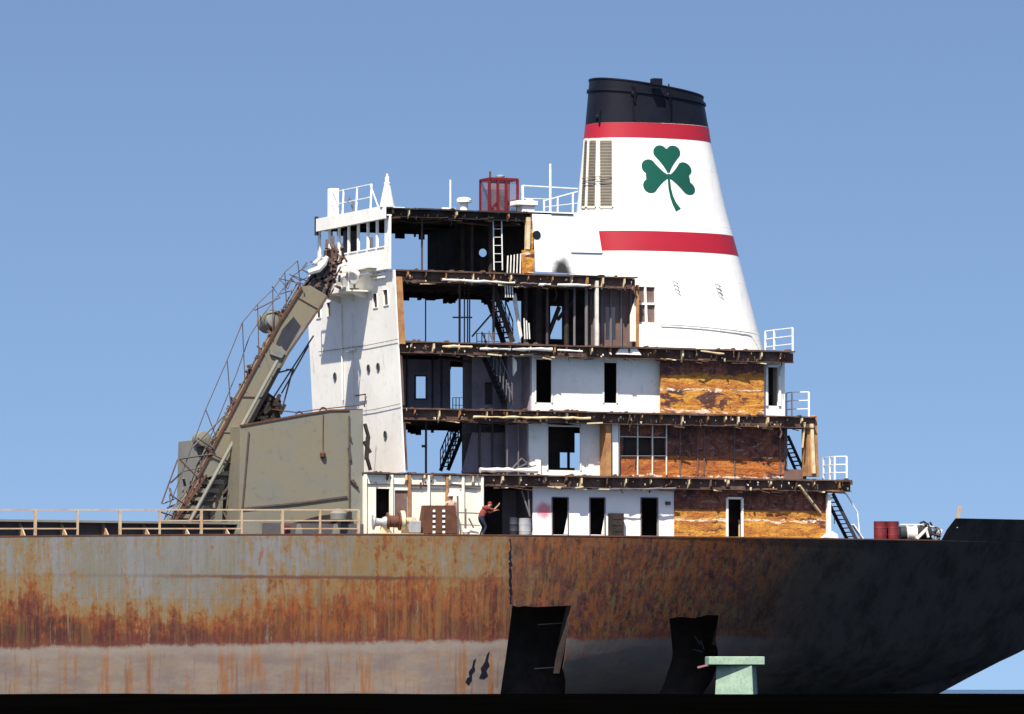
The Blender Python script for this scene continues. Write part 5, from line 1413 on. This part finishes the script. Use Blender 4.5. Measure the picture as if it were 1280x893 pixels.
# brown rack with pierced uprights
Y = .9; p = P(549, 668, Y)
rk = put('steel_rack', (p.x, Y, ZA), 'rust brown steel rack with two columns of white dots before the man in white helmet', 'rack')
for pts in ([(526, 667), (540, 667), (541, 632), (531, 632)], [(544.5, 667), (553, 667), (552.5, 632), (545, 632)], [(557, 667), (573, 667), (569, 632), (556.5, 632)]):
    m = MB(); m.prism([P(a, b, Y) for a, b in pts], (0, .35, 0)); m.build('upright', 'rust', rk)
m = MB()
for px0, px1 in ((540, 545.5), (552, 557.5)):
    for k in range(6): yy = 634 + k * 6.6; m.prism([P(px0, yy, Y + .03), P(px1, yy, Y + .03), P(px1, yy + 3.2, Y + .03), P(px0, yy + 3.2, Y + .03)], (0, .28, 0))
m.build('rung', 'edge', rk)
m = MB(); m.box(P(523, 668, Y).x, P(576, 668, Y).x, Y - .1, Y + .45, ZA, ZA + .08); m.build('base_bar', 'edge', rk)
m = MB()
for k in range(6): yy = 637.4 + k * 6.6; [m.prism([P(a, yy, Y - .01), P(b, yy, Y - .01), P(b, yy + 3, Y - .01), P(a, yy + 3, Y - .01)], (0, .05, 0)) for a, b in ((541.2, 544.2), (553.2, 556.4)) if k != 5]
m.build('white_lug', 'white', rk)
fix(rk)
# pipe stand and loose valve beside it
Y = .8
ps = put('pipe_stand', (P(572, 668, Y).x, Y, ZA), 'thin dark pipe stand with cross bars between the brown rack and the bending worker', 'pipe stand')
m = MB(); m.bar(P(573, 668, Y), P(572, 620, Y), .06); m.bar(P(582, 668, Y), P(582, 636, Y), .06); m.bar(P(570, 641, Y), P(600, 642, Y), .05); m.bar(P(572, 656, Y), P(600, 657, Y), .04); m.bar(P(586, 648, Y), P(592, 660, Y), .05); m.build('frame', 'lilac', ps)
m = MB(); m.tube([P(578, 664, Y), P(586, 663, Y), P(598, 665, Y)], .08, 8); m.lathe(P(583, 665, Y - .1), [(.12, -.1), (.16, 0), (.12, .1)], n=12); m.build('valve', 'lagging', ps, smooth=True)
fix(ps)
def drum(pl, pr, pt_, pb_, Y, mat, label, group, zb_):
    c = P((pl + pr) / 2, pb_, Y); r0 = (P(pr, pb_, Y).x - P(pl, pb_, Y).x) * math.cos(TH) / 2
    h_ = zat((pl + pr) / 2, pt_, Y) - zb_
    o = put('oil_drum', (c.x, Y, zb_), label, 'drum', group)
    pr_ = [(r0 * .97, 0), (r0, .015), (r0, h_ * .32), (r0 * 1.04, h_ * .335), (r0, h_ * .35), (r0, h_ * .65), (r0 * 1.04, h_ * .665), (r0, h_ * .68), (r0, h_ - .015), (r0 * 1.02, h_), (r0 * .95, h_), (r0 * .94, h_ - .03)]
    m = MB(); m.lathe((c.x, Y, zb_), pr_, n=28); m.build('drum_body', mat, o, smooth=True)
    m = MB(); m.lathe((c.x + r0 * .5, Y, h_ + zb_ - .03), [(.04, 0), (.04, .03)], n=10); m.build('bung', 'lilac', o)
    fix(o); return o
drum(648.5, 664, 648, 668, .9, 'silver', 'pale grey oil drum at the mouth of the dark open bay', 'drums beside the open bay', ZA)
drum(637, 647.5, 647, 668, 1.1, 'dark_blue', 'dark blue drum beside the pale grey drum in the open bay', 'drums beside the open bay', ZA)
Ys = hull_y(xat(1110, 2, 665), 8.4) + .55
zs_ = ztop(xat(1110, 2, 665)) - .05
drum(1092.5, 1108.5, 652, 675.5, Ys, 'drum_red', 'red oil drum on the stern deck, the one nearer the deckhouse stair', 'red drums on the stern deck', zs_)
drum(1108, 1123.5, 652, 676, Ys + .15, 'drum_red', 'red oil drum on the stern deck, the one touching the mooring winch', 'red drums on the stern deck', zs_)
# mooring winch aft
Y = hull_y(xat(1150, 2, 665), 8.4) + .7; p = P(1150, 676, Y); wz = zs_
mw = put('mooring_winch', (p.x, Y, wz), 'white and dark mooring winch with a coiled cable beside the red drums at the stern', 'winch')
m = MB(); m.lathe(P(1128, 667, Y), [(.3, -.12), (.3, .12)], ax, 18); m.lathe(P(1131, 667, Y), [(.12, -.2), (.12, .3)], ax, 10); m.build('brake_wheel', 'dark_blue', mw, smooth=True)
c2 = P(1138, 667, Y); m = MB(); m.lathe(c2, [(.34, -.2), (.34, -.12), (.28, -.1), (.28, .15), (.34, .17), (.34, .24)], ax, 18); m.build('warping_drum', 'lagging', mw, smooth=True)
rnd = random.Random(3)
m = MB()
for k in range(16):
    a = (rnd.uniform(1143, 1166), rnd.uniform(657, 674)); pts = [P(a[0], a[1], Y + rnd.uniform(-.3, .3))]
    for j in range(4): pts.append(pts[-1] + Vector((rnd.uniform(-.2, .22), rnd.uniform(-.1, .1), rnd.uniform(-.14, .14))))
    m.tube(pts, rnd.uniform(.025, .06), 6)
m.lathe(P(1154, 667, Y), [(.25, -.3), (.3, -.2), (.3, .2), (.25, .3)], ax, 14); m.build('coiled_cable', 'soot', mw, smooth=True)
m = MB(); m.tube([P(1146, 674, Y - .35), P(1156, 664, Y - .35), P(1158, 660, Y - .35), P(1160, 672, Y - .35)], .07, 8); m.tube([P(1125, 656, Y), P(1150, 656, Y), P(1168, 659, Y)], .025, 6); m.bar(P(1172, 676, Y), P(1176, 662, Y), .12); m.build('guard', 'white', mw, smooth=True)
m = MB()
for k in range(7): t = 2 * math.pi * k / 7; q = P(1169, 667, Y - .1); m.bar(q, q + Vector((.26 * math.cos(t), 0, .26 * math.sin(t))), .04)
m.tube([P(1169, 667, Y - .1) + Vector((.27 * math.cos(t), 0, .27 * math.sin(t))) for t in [2 * math.pi * k / 16 for k in range(17)]], .03, 6); m.build('hand_wheel', 'lilac', mw)
m = MB(); m.box(P(1125, 676, Y).x, P(1176, 676, Y).x, Y - .35, Y + .4, wz, wz + .1); m.build('winch_bed', 'soot', mw)
fix(mw)

# ---- people
def figure(name, base, J, bones, zones, label):
    """one continuous skinned body: J name->(pos, radius); bones pairs; zones bone->material slot"""
    names = list(J); me = bpy.data.meshes.new(name)
    me.from_pydata([Vector(J[n_][0]) for n_ in names], [(names.index(a), names.index(b)) for a, b in bones], [])
    o = bpy.data.objects.new(name, me); col.objects.link(o)
    o.modifiers.new('skin', 'SKIN'); sub = o.modifiers.new('sub', 'SUBSURF'); sub.levels = sub.render_levels = 2
    if not me.skin_vertices: me.attributes
    sv = me.skin_vertices[0].data if me.skin_vertices else None
    if sv is None:
        bmx = bmesh.new(); bmx.from_mesh(me); bmx.verts.layers.skin.verify(); bmx.to_mesh(me); bmx.free(); sv = me.skin_vertices[0].data
    for i, n_ in enumerate(names):
        rr = J[n_][1]; sv[i].radius = rr if isinstance(rr, tuple) else (rr, rr); sv[i].use_root = (n_ == 'pelvis')
    dg = bpy.context.evaluated_depsgraph_get()
    nm = bpy.data.meshes.new_from_object(o.evaluated_get(dg))
    o.modifiers.clear(); o.data = nm
    nm.materials.clear()
    for mm in ('skin', zones['_shirt'], zones['_trousers']): nm.materials.append(M[mm])
    segs = [(Vector(J[a][0]), Vector(J[b][0]), zones.get((a, b), 0)) for a, b in bones]
    for p in nm.polygons:
        c = p.center; best, bk = 1e9, 0
        for a, b, k in segs:
            d_ = b - a; t = max(0, min(1, (c - a).dot(d_) / d_.length_squared)); q = (c - a - d_ * t).length
            if q < best: best, bk = q, k
        p.material_index = bk; p.use_smooth = True
    o.location = base
    tag(o, label, 'person')
    return o
def hand(J, bones, wrist, dirv, side, pre):
    d_ = Vector(dirv).normalized(); s_ = Vector(side).normalized(); w0 = Vector(J[wrist][0]); palm = w0 + d_ * .075
    J[pre + 'palm'] = (palm, (.034, .022)); bones.append((wrist, pre + 'palm'))
    n_ = d_.cross(s_)
    for k, (off, ln) in enumerate(((-.03, .07), (-.01, .08), (.012, .075), (.032, .06))):
        a = palm + s_ * off + d_ * .03; b = a + d_ * ln * .55 + n_ * .01; c = b + d_ * ln * .4 + n_ * .028
        for t, q, r_ in (('a', a, .011), ('b', b, .0095), ('c', c, .008)): J[f'{pre}f{k}{t}'] = (q, r_)
        bones += [(pre + 'palm', f'{pre}f{k}a'), (f'{pre}f{k}a', f'{pre}f{k}b'), (f'{pre}f{k}b', f'{pre}f{k}c')]
    a = w0 + d_ * .03 - s_ * .035; b = a + d_ * .045 - s_ * .03
    J[pre + 'ta'] = (a, .012); J[pre + 'tb'] = (b, .01); bones += [(wrist, pre + 'ta'), (pre + 'ta', pre + 'tb')]
def standing():
    J = {'pelvis': ((0, 0, .93), (.15, .11)), 'waist': ((0, 0, 1.08), (.14, .10)), 'chest': ((0, 0, 1.30), (.18, .12)), 'collar': ((0, 0, 1.43), (.13, .09)), 'neck': ((0, 0, 1.50), .055),
         'chin': ((0, -.02, 1.57), (.065, .075)), 'head': ((0, -.01, 1.65), (.078, .095)), 'crown': ((0, 0, 1.73), (.06, .075)), 'nose': ((0, -.115, 1.63), .014)}
    B = [('pelvis', 'waist'), ('waist', 'chest'), ('chest', 'collar'), ('collar', 'neck'), ('neck', 'chin'), ('chin', 'head'), ('head', 'crown'), ('head', 'nose')]
    for s_, n_ in ((-1, 'l'), (1, 'r')):
        J.update({n_ + 'sh': ((s_ * .19, 0, 1.42), .065), n_ + 'el': ((s_ * .25, .02, 1.14), .045), n_ + 'wr': ((s_ * .24, -.06, .90), .03),
                  n_ + 'hip': ((s_ * .1, 0, .88), .09), n_ + 'kn': ((s_ * .12, -.02, .48), .06), n_ + 'an': ((s_ * .13, .02, .09), .042), n_ + 'toe': ((s_ * .15, -.14, .035), .035), n_ + 'ear': ((s_ * .085, .005, 1.64), .014)})
        B += [('collar', n_ + 'sh'), (n_ + 'sh', n_ + 'el'), (n_ + 'el', n_ + 'wr'), ('pelvis', n_ + 'hip'), (n_ + 'hip', n_ + 'kn'), (n_ + 'kn', n_ + 'an'), (n_ + 'an', n_ + 'toe'), ('head', n_ + 'ear')]
        hand(J, B, n_ + 'wr', (0, -.1, -1), (0, 1, 0), n_)
    return J, B
SH = ('pelvis', 'waist'), ('waist', 'chest'), ('chest', 'collar'), ('collar', 'lsh'), ('collar', 'rsh'), ('lsh', 'lel'), ('rsh', 'rel')
TR = ('pelvis', 'lhip'), ('pelvis', 'rhip'), ('lhip', 'lkn'), ('rhip', 'rkn'), ('lkn', 'lan'), ('rkn', 'ran'), ('lan', 'ltoe'), ('ran', 'rtoe')
def zones(shirt, tr):
    z = {'_shirt': shirt, '_trousers': tr}
    z.update({k: 1 for k in SH}); z.update({k: 2 for k in TR}); return z
def helmet(parent, c, tilt=(0, 0, 0)):
    m = MB(); m.lathe((0, 0, 0), [(.13, -.015), (.155, -.02), (.155, -.005), (.115, .0), (.112, .05), (.09, .1), (.05, .125), (.005, .132)], n=20)
    h_ = m.build('helmet', 'helmet', None, smooth=True); h_.parent = parent; h_.location = c; h_.rotation_euler = tilt
def eyes(parent, c, f, s_):
    for k in (-1, 1):
        m = MB(); q = Vector(c) + Vector(f) * .088 + Vector(s_) * (.03 * k); m.lathe(q, [(.002, -.012), (.010, -.006), (.012, 0), (.010, .006), (.002, .012)], n=8); m.build('eye', 'soot', parent, smooth=True)
J, B = standing()
p = P(564, 668, 1.32)
f1 = figure('person', (p.x, 1.34, ZA - .04), J, B, zones('shirt_pale', 'trousers'), 'man in a white helmet and pale shirt standing behind the brown steel rack')
f1.rotation_euler = (0, 0, R(-15)); helmet(f1, (0, -.005, 1.70)); eyes(f1, (0, -.01, 1.655), (0, -1, 0), (1, 0, 0))
# worker bending towards the open bay (local +X is where he faces)
def bending():
    J = {'pelvis': ((-.08, 0, .80), (.13, .15)), 'waist': ((-.02, 0, .95), (.11, .14)), 'chest': ((.10, 0, 1.12), (.12, .17)), 'collar': ((.18, 0, 1.22), (.09, .13)), 'neck': ((.235, 0, 1.265), .055),
         'chin': ((.30, 0, 1.28), (.07, .065)), 'head': ((.335, 0, 1.345), (.09, .078)), 'crown': ((.34, 0, 1.42), (.07, .06)), 'nose': ((.44, 0, 1.30), .014)}
    B = [('pelvis', 'waist'), ('waist', 'chest'), ('chest', 'collar'), ('collar', 'neck'), ('neck', 'chin'), ('chin', 'head'), ('head', 'crown'), ('head', 'nose')]
    for s_, n_, el, wr in ((-1, 'r', (.40, -.24, 1.12), (.58, -.18, 1.28)), (1, 'l', (.38, .24, 1.02), (.60, .16, 1.10))):
        J.update({n_ + 'sh': ((.16, s_ * .19, 1.20), .062), n_ + 'el': (el, .045), n_ + 'wr': (wr, .03), n_ + 'hip': ((-.08, s_ * .1, .76), .09), n_ + 'kn': ((.10, s_ * .13, .43), .06),
                  n_ + 'an': ((-.06, s_ * .13, .09), .042), n_ + 'toe': ((.11, s_ * .15, .035), .035), n_ + 'ear': ((.335, s_ * .083, 1.34), .014)})
        B += [('collar', n_ + 'sh'), (n_ + 'sh', n_ + 'el'), (n_ + 'el', n_ + 'wr'), ('pelvis', n_ + 'hip'), (n_ + 'hip', n_ + 'kn'), (n_ + 'kn', n_ + 'an'), (n_ + 'an', n_ + 'toe'), ('head', n_ + 'ear')]
        hand(J, B, n_ + 'wr', Vector(wr) - Vector(el), (0, s_ * -1, 0), n_)
    return J, B
J, B = bending()
p = P(603, 668, .75)
f2 = figure('person', (p.x, .75, ZA - .04), J, B, zones('shirt_red', 'trousers'), 'worker in a rust red shirt bending forward with arms stretched towards the dark open bay')
eyes(f2, (.335, 0, 1.35), (1, 0, 0), (0, 1, 0))
m = MB(); m.lathe((.33, 0, 1.375), [(.085, 0), (.092, .02), (.08, .06), (.04, .085), (.004, .09)], n=14); h_ = m.build('cap', 'shirt_red', f2, smooth=True)

# ---- mint-green mooring pillar on the bank in front of the stern
DP = 149.0
def near(px, py, dep):
    d_ = ray(px, py); return CAM + d_ * (dep / d_.dot(DH))
pil = put('mooring_pillar', near(920, 873, DP), 'mint green pillar with a flat overhanging cap standing on the dark bank before the stern', 'pillar')
rv = Matrix.Rotation(R(-4), 3, 'Z')
def pil_frust(m, c, z0, z1, a0, b0, a1, b1, rot):
    ex = (RT * math.cos(rot) + DH * math.sin(rot)); ey = (DH * math.cos(rot) - RT * math.sin(rot)); vs = []
    for z, a, b in ((z0, a0, b0), (z1, a1, b1)):
        for sx, sy in ((-1, -1), (1, -1), (1, 1), (-1, 1)): q = c + ex * (a * sx) + ey * (b * sy); vs.append((q.x, q.y, z))
    return m.add(vs, [(3, 2, 1, 0), (4, 5, 6, 7), (0, 1, 5, 4), (1, 2, 6, 5), (2, 3, 7, 6), (3, 0, 4, 7)])
cb = near(920.5, 873, DP)
zb0, zb1, zc1 = near(920, 878, DP).z, near(920, 831.5, DP).z, near(920, 821, DP).z
pxm = DP / FPX
m = MB(); pil_frust(m, cb, zb0, zb1, 24.5 * pxm, .36, 22.3 * pxm, .33, R(-12)); m.build('pillar_body', 'mint', pil, bevel=.012)
cc_ = near(918.5, 826, DP)
m = MB(); pil_frust(m, cc_, zb1 + .002, zc1, 35 * pxm, .47, 35 * pxm, .47, R(4)); m.build('cap_slab', 'mint', pil, bevel=.015)
m = MB(); m.bar(near(873, 834.5, DP), near(890, 830.5, DP - .3), .07, .05); m.build('projecting_peg', 'pink', pil)
rnd = random.Random(4)
m = MB()
for k in range(60):
    px = rnd.uniform(897, 946); a = near(px, 875, DP - .42); m.bar(a, a + RT * rnd.uniform(-.06, .06) + Vector((0, 0, rnd.uniform(.04, .11))), rnd.uniform(.015, .04))
m.build('growth', M['mint'], pil)
fix(pil)
